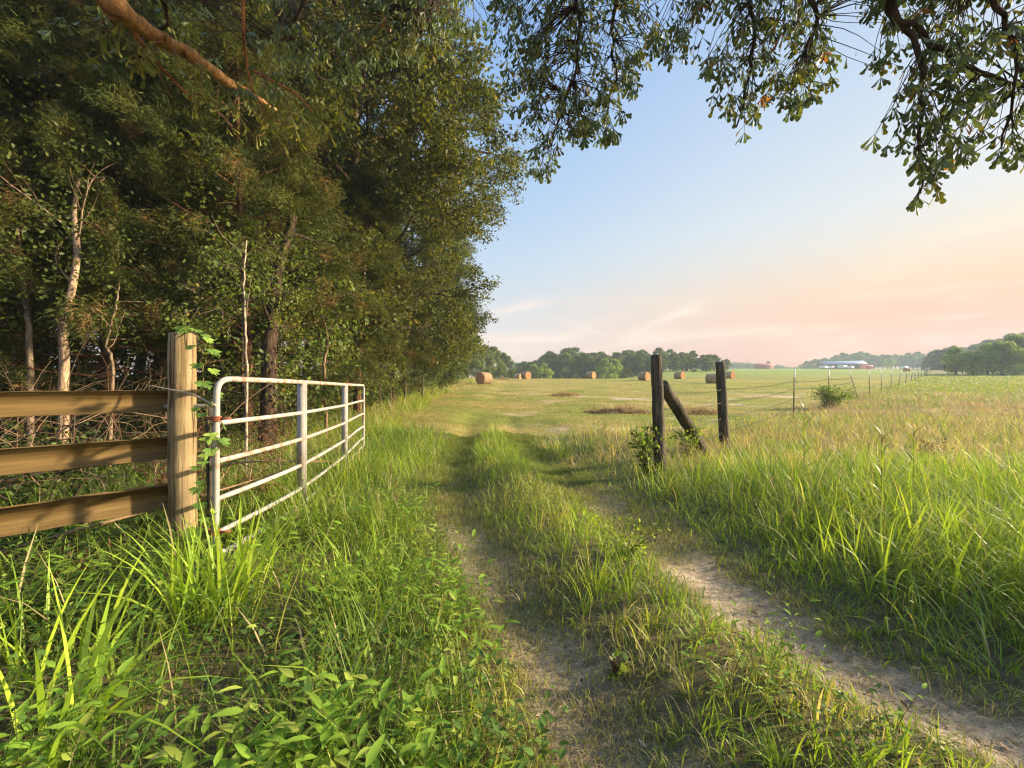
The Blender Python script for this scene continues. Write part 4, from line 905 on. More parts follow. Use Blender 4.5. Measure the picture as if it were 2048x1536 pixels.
# undergrowth, tangled twigs and litter under the trees
def undergrowth():
    lf, tw = MB(), MB(); nb = 420
    Y = 3.6 + 70 * RNG.random(nb) ** 2.2; X = wood_edge(Y) - .1 - RNG.random(nb) ** 1.5 * (3 + .25 * Y)
    X = np.where((Y < 6), X - .4, X)
    for i in range(nb):
        z = float(height(X[i], Y[i])); r = .25 + .45 * RNG.random(); h = (.3 + 1.5 * RNG.random() ** 1.6) * (.42 if Y[i] < 6.5 else .45 if Y[i] < 12 else 1.0 + .012 * Y[i])
        nl = int(170 if Y[i] < 14 else 110); sz = .055 if Y[i] < 14 else .1 + .0012 * Y[i]
        O = np.array([X[i], Y[i], z + h * .55]) + RNG.normal(0, 1, (nl, 3)) * np.array([r * .6, r * .6, h * .3]); O[:, 2] = np.maximum(O[:, 2], z + .03)
        base = np.array(GA) * .8 + (np.array([.15, .21, .04]) - np.array(GA)) * RNG.random() ** (2.5 if Y[i] < 12 else 1)
        inst(lf, HEXLEAF[0], HEXLEAF[1], O, rdir(nl) + np.array([0, 0, .1]), rdir(nl), sz * (.7 + .6 * RNG.random(nl)), base * (.6 + .8 * RNG.random((nl, 1))))
    for i in range(170):                                    # deeper shrubs that close the view between the trunks
        y = 7 + 22 * RNG.random(); x = wood_edge(y) - 4.5 - (4 + .8 * y) * RNG.random(); z = float(height(x, y)); nl = 150
        O = np.array([x, y, z + .9]) + RNG.normal(0, 1, (nl, 3)) * np.array([.8, .8, .75]); O[:, 2] = np.maximum(O[:, 2], z + .03); sz = .16
        inst(lf, HEXLEAF[0], HEXLEAF[1], O, rdir(nl), rdir(nl), sz * (.6 + .7 * RNG.random(nl)), np.array(GA) * (.6 + .9 * RNG.random((nl, 1))))
    n = 560
    Y = 3.3 + 30 * RNG.random(n) ** 2.0; X = wood_edge(Y) + .1 - RNG.random(n) ** 1.3 * (3.2 + .2 * Y)
    for i in range(n):
        z = float(height(X[i], Y[i])); 
        d = RNG.normal(0, 1, 3); d[2] = abs(d[2]) * .9 + .05
        p = limb_path([X[i], Y[i], z + .9 * RNG.random() ** 2], d, .5 + 1.5 * RNG.random(), 7, .22, -.06, RNG); p[:, 2] = np.maximum(p[:, 2], z + .01)
        c = np.array([.17, .12, .075]) * (.35 + .9 * RNG.random())
        tube(tw, p, np.linspace(.006 + .008 * RNG.random() ** 3, .002, 7), 4, c, False)
        if RNG.random() < .6:
            for k in range(3):
                q, dd = interp_path(p, .3 + .6 * RNG.random()); l2 = limb_path(q, unit(dd + perp(dd, RNG) * .9), .35, 5, .25, -.05, RNG); tube(tw, l2, np.linspace(.004, .0015, 5), 3, c, False)
    tag(lf.build('undergrowth', M_LEAF), 'leafy shrubs and brambles filling the foot of the woods', 'undergrowth', kind='stuff')
    tag(tw.build('tangled_twigs', M_TWIG), 'brown tangle of bare twigs under the trees behind the fence', 'twigs', kind='stuff')
    lt = MB(); n = 26000
    Y = 1.2 + 16 * RNG.random(n) ** 1.6; X = wood_edge(Y) + .9 - RNG.random(n) ** 1.2 * (5 + .3 * Y); k = ~((Y < 2.2) & (X > -2.2)); X, Y = X[k], Y[k]; n = len(X)
    az = RNG.random(n) * 6.283
    inst(lt, DIAMOND[0], DIAMOND[1], np.stack([X, Y, height(X, Y) + .012 + .03 * RNG.random(n)], -1), np.stack([np.cos(az), np.sin(az), RNG.normal(0, .25, n)], -1), np.stack([-np.sin(az), np.cos(az), RNG.normal(0, .4, n)], -1),
         np.stack([.05 + .06 * RNG.random(n), .02 + .02 * RNG.random(n), np.full(n, .04)], -1), greens(n, (.09, .045, .025), (.24, .14, .075), .4))
    tag(lt.build('leaf_litter', M_DRY), 'red brown fallen leaves carpeting the ground under the fence boards', 'litter', kind='stuff')
    # low green seedlings between the litter
    sd = MB(); n = 4200; Y = 1.9 + 5 * RNG.random(n) ** 1.4; X = -1.9 - RNG.random(n) ** .8 * (1.2 + .9 * Y); X = np.minimum(X, wood_edge(Y) + 1.5)
    pt = fbm(X * 1.5, Y * 1.5, 95, 2); k = RNG.random(n) < sstep(.35, .6, pt); X, Y = X[k], Y[k]; n = len(X)
    for rep in range(5):
        az = RNG.random(n) * 6.283
        inst(sd, OVATE[0], OVATE[1], np.stack([X + RNG.normal(0, .05, n), Y + RNG.normal(0, .05, n), height(X, Y) + .03 + .2 * RNG.random(n)], -1), np.stack([np.cos(az), np.sin(az), .3 + 0 * az], -1), np.stack([-np.sin(az), np.cos(az), 0 * az], -1), .03 + .03 * RNG.random(n), greens(n, (.06, .11, .025), (.14, .2, .04), .3))
    tag(sd.build('seedlings', M_LEAF), 'small dark green seedlings sprouting in the leaf litter', 'seedlings', kind='stuff')
undergrowth()
def dead_branch(pts, r, label, nt=9, needles=0):
    p = smooth_path(pts, 16); b = p[0].copy(); e = empty('fallen_branch', b, label, 'branch', 'dead branches lying behind the board fence'); mb, lf = MB(), MB()
    c = np.array([.30, .21, .13]); tube(mb, p, np.linspace(r, r * .3, 16), 7, c, True, .1)
    for k in range(nt):
        q, d = interp_path(p, .15 + .8 * (k + RNG.random()) / nt); l = limb_path(q, unit(d * .8 + perp(d, RNG)), .5 + .5 * RNG.random(), 8, .2, -.03, RNG); l[:, 2] = np.maximum(l[:, 2], .03)
        tube(mb, l, np.linspace(r * .35, .002, 8), 4, c * (.7 + .5 * RNG.random()), False)
        for m in range(3):
            q2, d2 = interp_path(l, .3 + .2 * m); l2 = limb_path(q2, unit(d2 + perp(d2, RNG)), .35, 6, .25, -.02, RNG); l2[:, 2] = np.maximum(l2[:, 2], .03)
            tube(mb, l2, np.linspace(.003, .0012, 6), 3, c * .8, False)
            if needles:
                n = needles; i = RNG.integers(1, 6, n); inst(lf, NEEDLE[0], NEEDLE[1], l2[i] + RNG.normal(0, .045, (n, 3)), rdir(n) + d2, rdir(n), np.stack([.04 + .06 * RNG.random(n), np.full(n, .008), np.ones(n)], -1), np.array([.15, .07, .038]) * (.5 + .9 * RNG.random((n, 1))))
    mb.build('bough', M_TWIG, e, False, b)
    if needles: lf.build('needles', M_NEEDLE, e, False, b)
dead_branch([(-3.9, 2.2, .15), (-3.2, 2.9, .33), (-2.75, 3.6, .42), (-2.4, 4.3, .5)], .018, 'fallen cedar branch with red brown needles under the lowest board', 10, 50)
dead_branch([(-4.5, 2.9, .2), (-3.8, 3.5, .42), (-3.2, 4.0, .35), (-2.7, 4.6, .3)], .02, 'long pale fallen branch slanting behind the lowest board', 10, 22)
dead_branch([(-5.6, 3.6, .25), (-4.6, 4.0, .55), (-3.9, 4.2, .62), (-3.2, 4.2, .5)], .02, 'bare forked fallen branch behind the middle board', 11, 0)
dead_branch([(-4.0, 5.4, .3), (-3.4, 5.2, .42), (-2.8, 5.4, .38), (-2.5, 5.9, .3)], .02, 'reddish fallen branch behind the lower gate rails', 8, 0)
dead_branch([(-6.0, 4.6, .3), (-5.2, 4.5, .8), (-4.7, 4.6, 1.1), (-4.2, 4.9, 1.0)], .014, 'arched grey dead branch between the two upper boards', 9, 0)
dead_branch([(-3.6, 3.2, .2), (-3.3, 3.5, .35), (-2.9, 3.6, .3), (-2.5, 3.9, .25)], .012, 'small heap like cedar branch full of rusty needles beside the gatepost', 10, 60)
for (x, y, h, lb) in ((-5.2, 23.2, 1.25, 'dark narrow post at the woods edge beneath the hanging boughs'), (-5.5, 20.5, 1.2, 'pale narrow post at the woods edge left of the dark one'), (-5.6, 18.4, 1.15, 'greyish narrow post in the woods edge nearest the gate')):
    z = float(height(x, y)); post('narrow_post', (x, y, z), (x + .03, y, z + h), .055, .05, M_GREYPOST, lb, 'post', 'narrow posts of the woodside fence', 10)
z0 = float(height(-2.36, 3.35)); post('stub_post', (-2.66, 3.55, z0), (-2.68, 3.55, 1.25), .035, .03, M_GREYPOST, 'thin pale stub post half hidden behind the gate hinge', 'post', None, 10, .2)

# ------------------------------------------------------------------ the big oak over the viewer
def big_oak():
    TX, TY = .9, -4.2; z0 = float(height(TX, TY))
    e = empty('overhanging_oak', (TX, TY, z0), 'big water oak whose drooping leafy boughs hang into the top of the photo', 'tree'); b = np.array([TX, TY, z0])
    mb, lf = MB(), MB(); bark = np.array([.075, .062, .052])
    tk = smooth_path([[TX, TY, -.1], [TX + .05, TY, 2], [TX, TY + .1, 4.5], [TX - .1, TY + .2, 8]], 14); tube(mb, tk, np.linspace(.42, .25, 14), 16, bark, True, .1)
    fork = np.array([TX, TY + .1, 4.6])
    limbs = []
    def limb(pts, r0, r1, n=26):
        p = smooth_path([fork] + pts, n); p[1:] += RNG.normal(0, .012, (n - 1, 3)); tube(mb, p, np.interp(np.linspace(0, 1, n), [0, .3, .5, 1], [r0, r0 * .38, .019, r1 * .8]), 9, bark, False, .15); limbs.append(p); return p
    limb([[.5, -1.5, 6.2], W3(1170, -330, 2.6), W3(1150, -100, 3.0), W3(1160, 60, 3.3), W3(1140, 190, 3.4), W3(1090, 300, 3.4)], .13, .008)
    limb([[.7, -1.2, 6.3], W3(1280, -300, 2.9), W3(1230, 0, 3.5), W3(1230, 130, 3.6), W3(1210, 260, 3.6)], .1, .008)
    limb([[1.2, -1.0, 6.2], W3(1420, -300, 2.6), W3(1490, -60, 2.9), W3(1510, 60, 3.1), W3(1500, 150, 3.2), W3(1480, 250, 3.2)], .12, .008)
    limb([[1.6, -.8, 6.0], W3(1600, -260, 2.7), W3(1640, 0, 3.0), W3(1620, 90, 3.1), W3(1580, 190, 3.1)], .1, .008)
    limb([[1.9, -1.2, 5.6], W3(1760, -250, 2.3), W3(1785, -60, 2.45), W3(1800, 20, 2.5), W3(1865, 75, 2.55), W3(1925, 120, 2.6), W3(1990, 150, 2.65), W3(2080, 180, 2.7)], .12, .014)
    limb([[1.8, -.8, 5.4], W3(1830, -200, 2.3), W3(1850, 100, 2.5), W3(1850, 230, 2.6), W3(1845, 390, 2.65)], .07, .006)
    limb([[2.2, -.8, 5.2], W3(2010, -200, 2.2), W3(1990, -20, 2.4), W3(2040, 100, 2.5), W3(2010, 290, 2.55)], .09, .006)
    limb([[-.6, -1.4, 6.4], W3(900, -300, 3.4), W3(880, -60, 4.0), W3(840, 60, 4.6)], .12, .02)
    limb([[-1.6, -1.6, 6.2], W3(640, -300, 3.0), W3(620, -60, 3.6), W3(560, 80, 4.0)], .12, .02)
    limb([[-2.2, -2.2, 5.8], W3(120, -400, 2.2), W3(300, -60, 2.6), W3(330, 90, 3.0)], .10, .012)
    allp = np.concatenate(limbs); mids = np.concatenate([l[8:] for l in limbs])
    def inpoly(x, y, P):
        P = np.asarray(P, float); c = np.zeros(len(x), bool); j = len(P) - 1
        for i in range(len(P)):
            with np.errstate(divide='ignore', invalid='ignore'):
                k = ((P[i, 1] > y) != (P[j, 1] > y)) & (x < (P[j, 0] - P[i, 0]) * (y - P[i, 1]) / (P[j, 1] - P[i, 1]) + P[i, 0])
            c ^= k; j = i
        return c
    M1 = [(955, -160), (1300, -160), (1345, 110), (1275, 140), (1288, 200), (1265, 262), (1190, 292), (1128, 312), (1115, 342), (1065, 345), (1055, 300), (1075, 250), (1015, 210), (1010, 130), (975, 60)]
    M2 = [(1300, -160), (1730, -160), (1690, 60), (1688, 130), (1640, 195), (1570, 232), (1520, 225), (1490, 268), (1465, 272), (1425, 245), (1430, 170), (1400, 105), (1340, 120)]
    M3 = [(1745, -160), (2160, -160), (2160, 320), (2010, 325), (1985, 245), (1930, 325), (1890, 325), (1880, 395), (1825, 405), (1815, 355), (1790, 335), (1800, 300), (1740, 285), (1728, 260), (1765, 215), (1762, 160), (1738, 105), (1730, 80)]
    L1 = [(520, -160), (960, -160), (975, 50), (930, 110), (800, 110), (640, 170), (560, 110)]
    L0 = [(60, -160), (640, -160), (600, 140), (540, 190), (330, 150), (200, 130), (60, 60)]
    cl = []
    for poly, dens, (d0, d1), Lf in ((M1, 560, (3.0, 3.8), .078), (M2, 360, (2.8, 3.6), .080), (M3, 390, (2.4, 3.1), .084), (L1, 460, (3.8, 5.2), .095), (L0, 75, (2.6, 3.6), .085)):
        P = np.asarray(poly); n = dens * 5; x = P[:, 0].min() + np.ptp(P[:, 0]) * RNG.random(n); y = P[:, 1].min() + np.ptp(P[:, 1]) * RNG.random(n)
        x, y = x[(k := inpoly(x, y, poly))], y[k]
        g = fbm(x * .014, y * .014, 99, 2); kk = RNG.random(len(x)) < sstep(.24, .5, g) + .12; x, y = x[kk][:dens], y[kk][:dens]
        d = d0 + (d1 - d0) * RNG.random(len(x)); cl.append((np.stack([(x - CX) / F * d, d, EYE + (HY - y) / F * d], -1), np.full(len(x), Lf)))
    # the roof of leaves over the viewer's head, out of the picture
    n = 500; top = np.stack([RNG.normal(.3, 2.6, n), RNG.uniform(-6, 1.6, n), RNG.uniform(4.6, 7.5, n)], -1); cl.append((top, np.full(n, .12)))
    for C, Lf in cl:
        for c, L in zip(C, Lf):
            dd = np.linalg.norm((mids - c) * np.array([1, 1, 1.]) + np.array([0, 0, -.25]), axis=1); a = mids[np.argmin(dd)]; far = np.linalg.norm(c - a)
            if far > 3.2: continue
            mid = (a + c) / 2 + RNG.normal(0, .06, 3) * min(1, far) + np.array([0, 0, .10 * far]); tw = smooth_path([a, mid, c], 6)
            tube(mb, tw, np.linspace(.0032 + .0026 * far, .0016, 6), 4, bark * 1.1, False)
            ax = unit(tw[-1] - tw[-2] + np.array([0, 0, -.35])); 
            for g, kn in ((1.0, RNG.integers(6, 9)), (.8, RNG.integers(1, 3)), (.6, RNG.integers(0, 2))):
                if kn == 0 or (g < 1 and far < .12): continue
                o, _ = interp_path(tw, g); az = np.arange(kn) * 2.4 + RNG.random() * 6.28; u = perp(ax, RNG); v = np.cross(ax, u)
                sp = .55 + .5 * RNG.random(kn)
                D = unit(ax * (1.0 - .3 * sp[:, None]) + sp[:, None] * (np.cos(az)[:, None] * u + np.sin(az)[:, None] * v) + np.array([0, 0, -.25])); A_ = np.cross(D, unit(rdir(kn) + 1.2 * ax))
                Ls = L * (.5 + .75 * RNG.random(kn)); tone = np.array([.085, .125, .045]) if RNG.random() < .8 else np.array([.15, .16, .035])
                if RNG.random() < .01: tone = np.array([.30, .14, .04])
                inst(lf, SPATULA[0], SPATULA[1], np.repeat(o[None], kn, 0), D, A_, np.stack([Ls, Ls * .66, Ls], -1), tone * (.7 + .6 * RNG.random((kn, 1))))
    mb.build('trunk', M_BARK, e, True, b); lf.build('crown', M_OAK, e, False, b)
    # the bare broken limb at the top left, and the two drooping leafless shoots
    lb = MB(); c1 = np.array([.42, .26, .12])
    p = smooth_path([fork, [-1.8, -1.5, 5.2], W3(120, -150, 2.3), W3(230, 5, 2.5), W3(300, 65, 2.7), W3(380, 110, 2.9), W3(455, 160, 3.2), W3(548, 216, 3.6)], 40); p[14:] += RNG.normal(0, .008, (26, 3))
    tube(lb, p, np.interp(np.linspace(0, 1, 40), [0, .5, .8, 1], [.13, .052, .042, .018]) * (.95 + .1 * RNG.random(40)), 14, c1, True, .13)
    o = lb.build('bare_limb', M_BARK, e, True, b); o["label"] = 'thick bare broken limb, lit orange, slanting down'
    for q, r in (([W3(205, -40, 2.6), W3(250, 40, 2.7), W3(300, 110, 2.8), W3(350, 165, 2.9), W3(397, 208, 3.0)], .016), ([W3(480, -60, 2.8), W3(482, 30, 2.85), W3(484, 80, 2.9), W3(497, 160, 3.0), W3(500, 190, 3.0)], .014), ([W3(490, 130, 3.0), W3(545, 160, 3.1), W3(590, 185, 3.2), W3(624, 222, 3.3)], .012)):
        s = MB(); sp = smooth_path(q, 16); tube(s, sp, np.linspace(r, r * .45, 16), 7, np.array([.42, .20, .09]), True, .1)
        for k in range(3):
            c, d = interp_path(sp, .3 + .25 * k); tube(s, limb_path(c, unit(d + perp(d, RNG)), .25, 5, .15, 0, RNG), np.linspace(r * .3, .002, 5), 4, np.array([.42, .22, .1]), False)
        s.build('leafless_shoot', M_BARK, e, True, b)
    # leafy twigs hanging from the bare limb and its shoots
    hl, ht = MB(), MB()
    for k in range(46):
        src = p[12:] if k < 30 else sp
        o = src[RNG.integers(2, len(src) - 1)]; d0 = unit(np.array([RNG.normal(0, .6), RNG.normal(0, .6), -.5])); tw = limb_path(o, d0, .16 + .3 * RNG.random(), 7, .2, -.16, RNG)
        tube(ht, tw, np.linspace(.003, .0012, 7), 4, np.array([.20, .13, .07]))
        m = int(RNG.integers(5, 10)); t = .35 + .65 * RNG.random(m); O = np.array([interp_path(tw, min(v, .99))[0] for v in t])
        Ls = .06 + .055 * RNG.random(m); D = unit(np.array([0, 0, -.8]) + rdir(m) * .7)
        inst(hl, SPATULA[0], SPATULA[1], O, D, rdir(m), np.stack([Ls, Ls * .55, Ls * .8], -1), greens(m, (.10, .14, .03), (.26, .25, .045), .3))
    ht.build('hanging_twigs', M_TWIG, e, False, b); hl.build('hanging_leaves', M_LEAF, e, False, b)
big_oak()

# ------------------------------------------------------------------ far trees
def far_proto(seed, H, R, nb, nl, leaf, c0, c1, trunk=True):
    rng = np.random.default_rng(seed); mb = MB()
    if trunk: tube(mb, [[0, 0, -.5], [0, 0, H * .5]], [R * .09, R * .05], 6, np.array([.10, .08, .06]))
    bl = []
    for i in range(nb):
        f = rng.random() ** .8; az = rng.random() * 6.28; rr = R * np.interp(f, [0, .35, .75, 1], [.75, .95, .7, .15]) * rng.random() ** .4
        bl.append((rr * math.cos(az), rr * math.sin(az), H * (.16 + .80 * f), R * (.26 + .2 * rng.random()) * (1 - .35 * f)))
    bl = np.array(bl); i = rng.integers(0, nb, nl); dv = rdir(nl, rng); rad = bl[i, 3] * (.55 + .5 * rng.random(nl))
    O = bl[i, :3] + dv * rad[:, None] * np.array([1, 1, .8]); O[:, 2] = np.maximum(O[:, 2], .2)
    t = rng.random((nb, 1))[i]; c = (np.asarray(c0) * (1 - t) + np.asarray(c1) * t) * (.7 + .6 * rng.random((nl, 1)))
    a = unit(rng.normal(size=(nl, 3))); d = unit(np.cross(dv, a) + .4 * rdir(nl, rng))
    inst(mb, DIAMOND[0], DIAMOND[1], O, d, np.cross(dv, d), np.stack([leaf * (.6 + .8 * rng.random(nl)), leaf * (.4 + .4 * rng.random(nl)), np.ones(nl)], -1), c)
    o = mb.build('far_tree', M_FAR); me = o.data; bpy.data.objects.remove(o); return me
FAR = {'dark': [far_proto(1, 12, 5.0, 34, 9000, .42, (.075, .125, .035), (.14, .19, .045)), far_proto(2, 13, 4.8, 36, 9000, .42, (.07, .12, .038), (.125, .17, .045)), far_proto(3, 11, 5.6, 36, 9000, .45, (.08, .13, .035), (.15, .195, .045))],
       'light': [far_proto(4, 9, 4.2, 30, 7500, .38, (.17, .26, .04), (.27, .36, .06)), far_proto(5, 8.5, 4.6, 30, 7500, .38, (.18, .27, .045), (.28, .37, .06))],
       'bush': [far_proto(6, 4, 2.6, 18, 3600, .3, (.10, .13, .04), (.14, .18, .05), False)]}
def far_tree(kind, k, x, y, s, label, group, zoff=0, sz=None, name='far_tree'):
    o = bpy.data.objects.new(name, FAR[kind][k % len(FAR[kind])]); COL.objects.link(o)
    o.location = (x, y, float(height(x, y)) + zoff); o.rotation_euler = (0, 0, random.random() * 6.28); o.scale = (s, s, sz or s * random.uniform(.92, 1.08))
    tag(o, label, 'bush' if kind == 'bush' else 'tree', group)
def at_px(px, d): return (px - CX) / F * d
def topscale(px, d, ytop, H):                     # scale that brings a tree of height H at px,d up to photo row ytop
    x = at_px(px, d); z = float(height(x, d)); return max(.3, (EYE + (HY - ytop) / F * d - z) / H)
# end of the woods, left of the hay field
for i, (px, d, yt, k) in enumerate(((905, 78, 640, 0), (935, 88, 668, 1), (962, 98, 690, 2), (985, 104, 698, 1), (1008, 112, 708, 0), (880, 84, 640, 2), (860, 72, 610, 1))):
    lb = ['grey green tree at the far end of the woods, nearest the oaks', 'dense tree at the far end of the woods behind the orange bale', 'tree behind the orange bale, right of the densest one', 'round topped tree right of the orange bale', 'last low tree of the woods beside the gap in the skyline', 'tree half hidden behind the oak boughs at the far end of the woods', 'tree closing the woods edge behind the last oaks'][i]
    far_tree('dark', k, at_px(px, d), d, topscale(px, d, yt, 12), lb, 'trees at the far end of the woods')
for px, d, yt, lb in ((1000, 96, 738, 'low grey green bush at the end of the woods'), (1022, 100, 742, 'last small bush beneath the end of the woods'), (975, 92, 740, 'low bush behind the orange bale')):
    far_tree('bush', 0, at_px(px, d), d, topscale(px, d, yt, 4), lb, 'bushes at the far end of the woods')
# tree belt behind the bales
prof_x = [1025, 1045, 1070, 1100, 1160, 1200, 1240, 1280, 1330, 1380, 1425, 1460]; prof_y = [729, 725, 722, 707, 703, 708, 705, 702, 706, 708, 710, 720]
i = 0
for d, off in ((150, 0), (168, 10), (190, 5)):
    px = 1032 + off
    while px < 1458:
        yt = float(np.interp(px, prof_x, prof_y)) + random.uniform(-1.5, 5) + (4 if d == 150 else 0)
        far_tree('dark', random.randrange(3), at_px(px, d), d + random.uniform(-6, 6), topscale(px, d, yt, 12), 'dark green tree in the belt of trees behind the hay bales', 'dark trees of the belt behind the bales')
        px += random.uniform(12, 19); i += 1
for px, d, yt, lb in ((1088, 132, 725, 'light green tree standing in front of the belt, right of the second bale'), (1066, 134, 730, 'small light green tree beside the second bale'), (1210, 136, 720, 'light green tree just right of the lone midway bale'), (1228, 140, 722, 'light green tree beside another, right of the lone midway bale')):
    far_tree('light', px, at_px(px, d), d, topscale(px, d, yt, 9), lb, 'light green trees before the belt')
for px, d, yt, lb in ((1255, 128, 738, 'grey green bush in front of the belt, left of the left old post'), (1122, 126, 752, 'tiny bush on the field horizon between two bales'), (1150, 130, 748, 'low bush left of the lone midway bale')):
    far_tree('bush', 0, at_px(px, d), d, topscale(px, d, yt, 4), lb, 'bushes before the belt')
# trees behind the barn
px = 1600
while px < 1900:
    yt = float(np.interp(px, [1600, 1625, 1680, 1700, 1730, 1760, 1850, 1900], [727, 717, 712, 704, 705, 710, 706, 698])) + random.uniform(-1, 4); d = random.uniform(370, 410)
    far_tree('dark', random.randrange(3), at_px(px, d), d, topscale(px, d, yt, 12), 'hazy tree of the wood behind the red barn', 'hazy trees behind the barn'); px += random.uniform(6, 11)
far_tree('light', 0, at_px(1780, 340), 340, topscale(1780, 340, 716, 9), 'pale rounded tree standing right of the red barn', None)
far_tree('dark', 1, at_px(1537, 330), 330, topscale(1537, 330, 724, 12), 'lone hazy tree beside the small red shed', None)
# bright trees at the right edge and the hill behind
lbs = ['leftmost bright tree of the right hand copse at the fence end', 'low bright tree in the right hand copse, second from the fence', 'bulky light green tree of the right hand copse', 'drooping light tree in the middle of the right hand copse', 'tall light green tree near the right edge of the photo', 'light tree at the very right edge of the photo']
for i, (px, d, yt) in enumerate(((1912, 112, 700), (1945, 108, 705), (1975, 112, 690), (2005, 106, 682), (2030, 110, 676), (2065, 108, 672))):
    far_tree('light', i, at_px(px, d), d, topscale(px, d, yt, 9), lbs[i], 'trees of the right hand copse', 0)
for i, (px, d, yt, lb) in enumerate(((1925, 122, 731, 'low dark tree added as shade under the right hand copse near the fence'), (1985, 122, 727, 'low dark tree added as shade under the middle of the right hand copse'), (2045, 122, 725, 'low dark tree added as shade under the right end of the copse'), (1897, 116, 737, 'dark bush where the wire fence meets the copse'), (2090, 118, 690, 'dark tree closing the copse beyond the right edge'))):
    far_tree('dark', i, at_px(px, d), d, topscale(px, d, yt, 12) , lb, 'dark trees under the right hand copse', 0)  # the low ones are added as dark shade beneath the copse
for row, d0 in enumerate((205, 235, 262)):
    px = 1868
    while px < 2700:
        yt = float(np.interp(px, [1868, 1900, 1920, 1960, 2000, 2048, 2130], [708, 700, 689, 681, 675, 660, 650])) + random.uniform(-1, 4) + (3 - row) * 6; d = d0 + random.uniform(-12, 12)
        x = at_px(px, d); z = float(height(x, d)); top = EYE + (HY - yt) / F * d; s = random.uniform(.95, 1.2)
        far_tree('dark', random.randrange(3), x, d, s, 'dark hazy tree on the wooded hill behind the right hand copse', 'trees of the wooded hill', top - 12.3 * s - z if top - 12.3 * s - z > -4 else -4)
        px += random.uniform(11, 17) * (1 if px < 2100 else 2.2)
# hazy forest on the skyline: one mass
def skyline():
    mb = MB(); n = 42000; rng = np.random.default_rng(77)
    px = 1000 + 640 * rng.random(n); d = 470 + 60 * rng.random(n); x = (px - CX) / F * d; w = sstep(.18, .40, x / d); gz = hmacro(x, d)
    yt = np.interp(px, [1000, 1300, 1460, 1520, 1560, 1580, 1640], [726, 725, 726, 728, 733, 735, 733]) + 3.5 * fbm(px * .08, px * 0, 3, 2) - 1
    top = EYE + (HY - yt) / F * d; bot = np.minimum(gz, top - 8); z = bot + (top - bot) * rng.random(n) ** .8
    inst(mb, DIAMOND[0], DIAMOND[1], np.stack([x, d, z], -1), rdir(n, rng), rdir(n, rng), np.stack([1.6 + rng.random(n), 1.0 + rng.random(n), np.ones(n)], -1), greens(n, (.05, .08, .03), (.08, .11, .035)))
    tag(mb.build('distant_forest', M_FAR), 'faint blue green forest along the skyline between belt and barn', 'forest', kind='stuff')
skyline()

# ------------------------------------------------------------------ farm buildings far off
def mat_plain(name, c, rough=.6, sc=2.0):
    return mat_noise(name, [(.3, tuple(v * .82 for v in c)), (.7, tuple(min(1, v * 1.12) for v in c))], (sc, sc, sc), rough, .1, 4, .01, spec=.3)
M_RED = mat_plain('red_siding', (.42, .09, .075)); M_ROOF = mat_plain('blue_grey_metal_roof', (.26, .33, .45), .6); M_WHITE = mat_plain('white_panel', (.75, .76, .76)); M_DARK = mat_plain('bay_shade_dark', (.05, .045, .045)); M_TYRE = mat_plain('tyre_rubber', (.03, .03, .03)); M_ROOFR = mat_plain('rusty_roof', (.45, .14, .09))
def barn(px, d, name, wdt, ln, hw, hr, rz, mw, mr, label, doors=True):
    x = at_px(px, d); z = float(height(x, d)) + .1; e = empty(name, (x, d, z), label, 'barn', None, rz)
    w, l = wdt / 2, ln / 2
    mb = MB(); V = [[-l, -w, -1], [l, -w, -1], [l, w, -1], [-l, w, -1], [-l, -w, hw], [l, -w, hw], [l, w, hw], [-l, w, hw], [-l, 0, hr], [l, 0, hr]]
    mb.add(V, [np.array([[0, 1, 5, 4], [2, 3, 7, 6]]), np.array([[1, 2, 6, 9, 5], [3, 0, 4, 8, 7]])]); mb.build('wall', mw, e)
    mb = MB(); o = .5; sl = (hr - hw) / w
    for s in (-1, 1):
        a = [[-l - o, s * (w + o), hw - o * sl + .12], [l + o, s * (w + o), hw - o * sl + .12], [l + o, 0, hr + .12], [-l - o, 0, hr + .12]]
        V = np.array(a + [[p[0], p[1], p[2] + .15] for p in a]); f = np.array([[0, 1, 2, 3], [7, 6, 5, 4], [0, 4, 5, 1], [1, 5, 6, 2], [2, 6, 7, 3], [3, 7, 4, 0]])
        mb.add(V, f)
    for k in range(int(ln / 1.5)):
        for s in (-1, 1): tube(mb, [[-l + 1.5 * k, s * (w + o), hw - o * sl + .3], [-l + 1.5 * k, 0, hr + .3]], .06, 4)
    mb.build('roof', mr, e)
    if doors:
        for k in range(4):
            mb = MB(); box(mb, (-l * .75 + k * ln * .22, -w - .03, 1.4), (3.2, .08, 2.8), 0, None, .02); mb.build('bay_shade_panel', M_DARK, e)  # solid dark panel, the bay's inner shade is put into its colour
        mb = MB(); box(mb, (l + .04, 0, 1.8), (.1, 3.6, 3.6), 0, None, .02)
        for s in (-1, 0, 1): box(mb, (l + .12, s * 1.7, 1.8), (.06, .15, 3.6))
        mb.build('sliding_door', mw, e)
    return e
barn(1684, 300, 'red_barn', 12, 25, 3.3, 5.6, R_(-24), M_RED, M_ROOF, 'long red barn with a blue grey metal roof far across the field')
barn(1528, 310, 'red_shed', 8, 11, 2.2, 4.0, R_(-15), M_ROOFR, M_ROOFR, 'small red roofed shed on the field skyline', False)
e = barn(1729, 296, 'low_shed', 6, 8, 1.8, 2.6, R_(-20), M_RED, M_ROOFR, 'low brown shed attached right of the red barn', False)
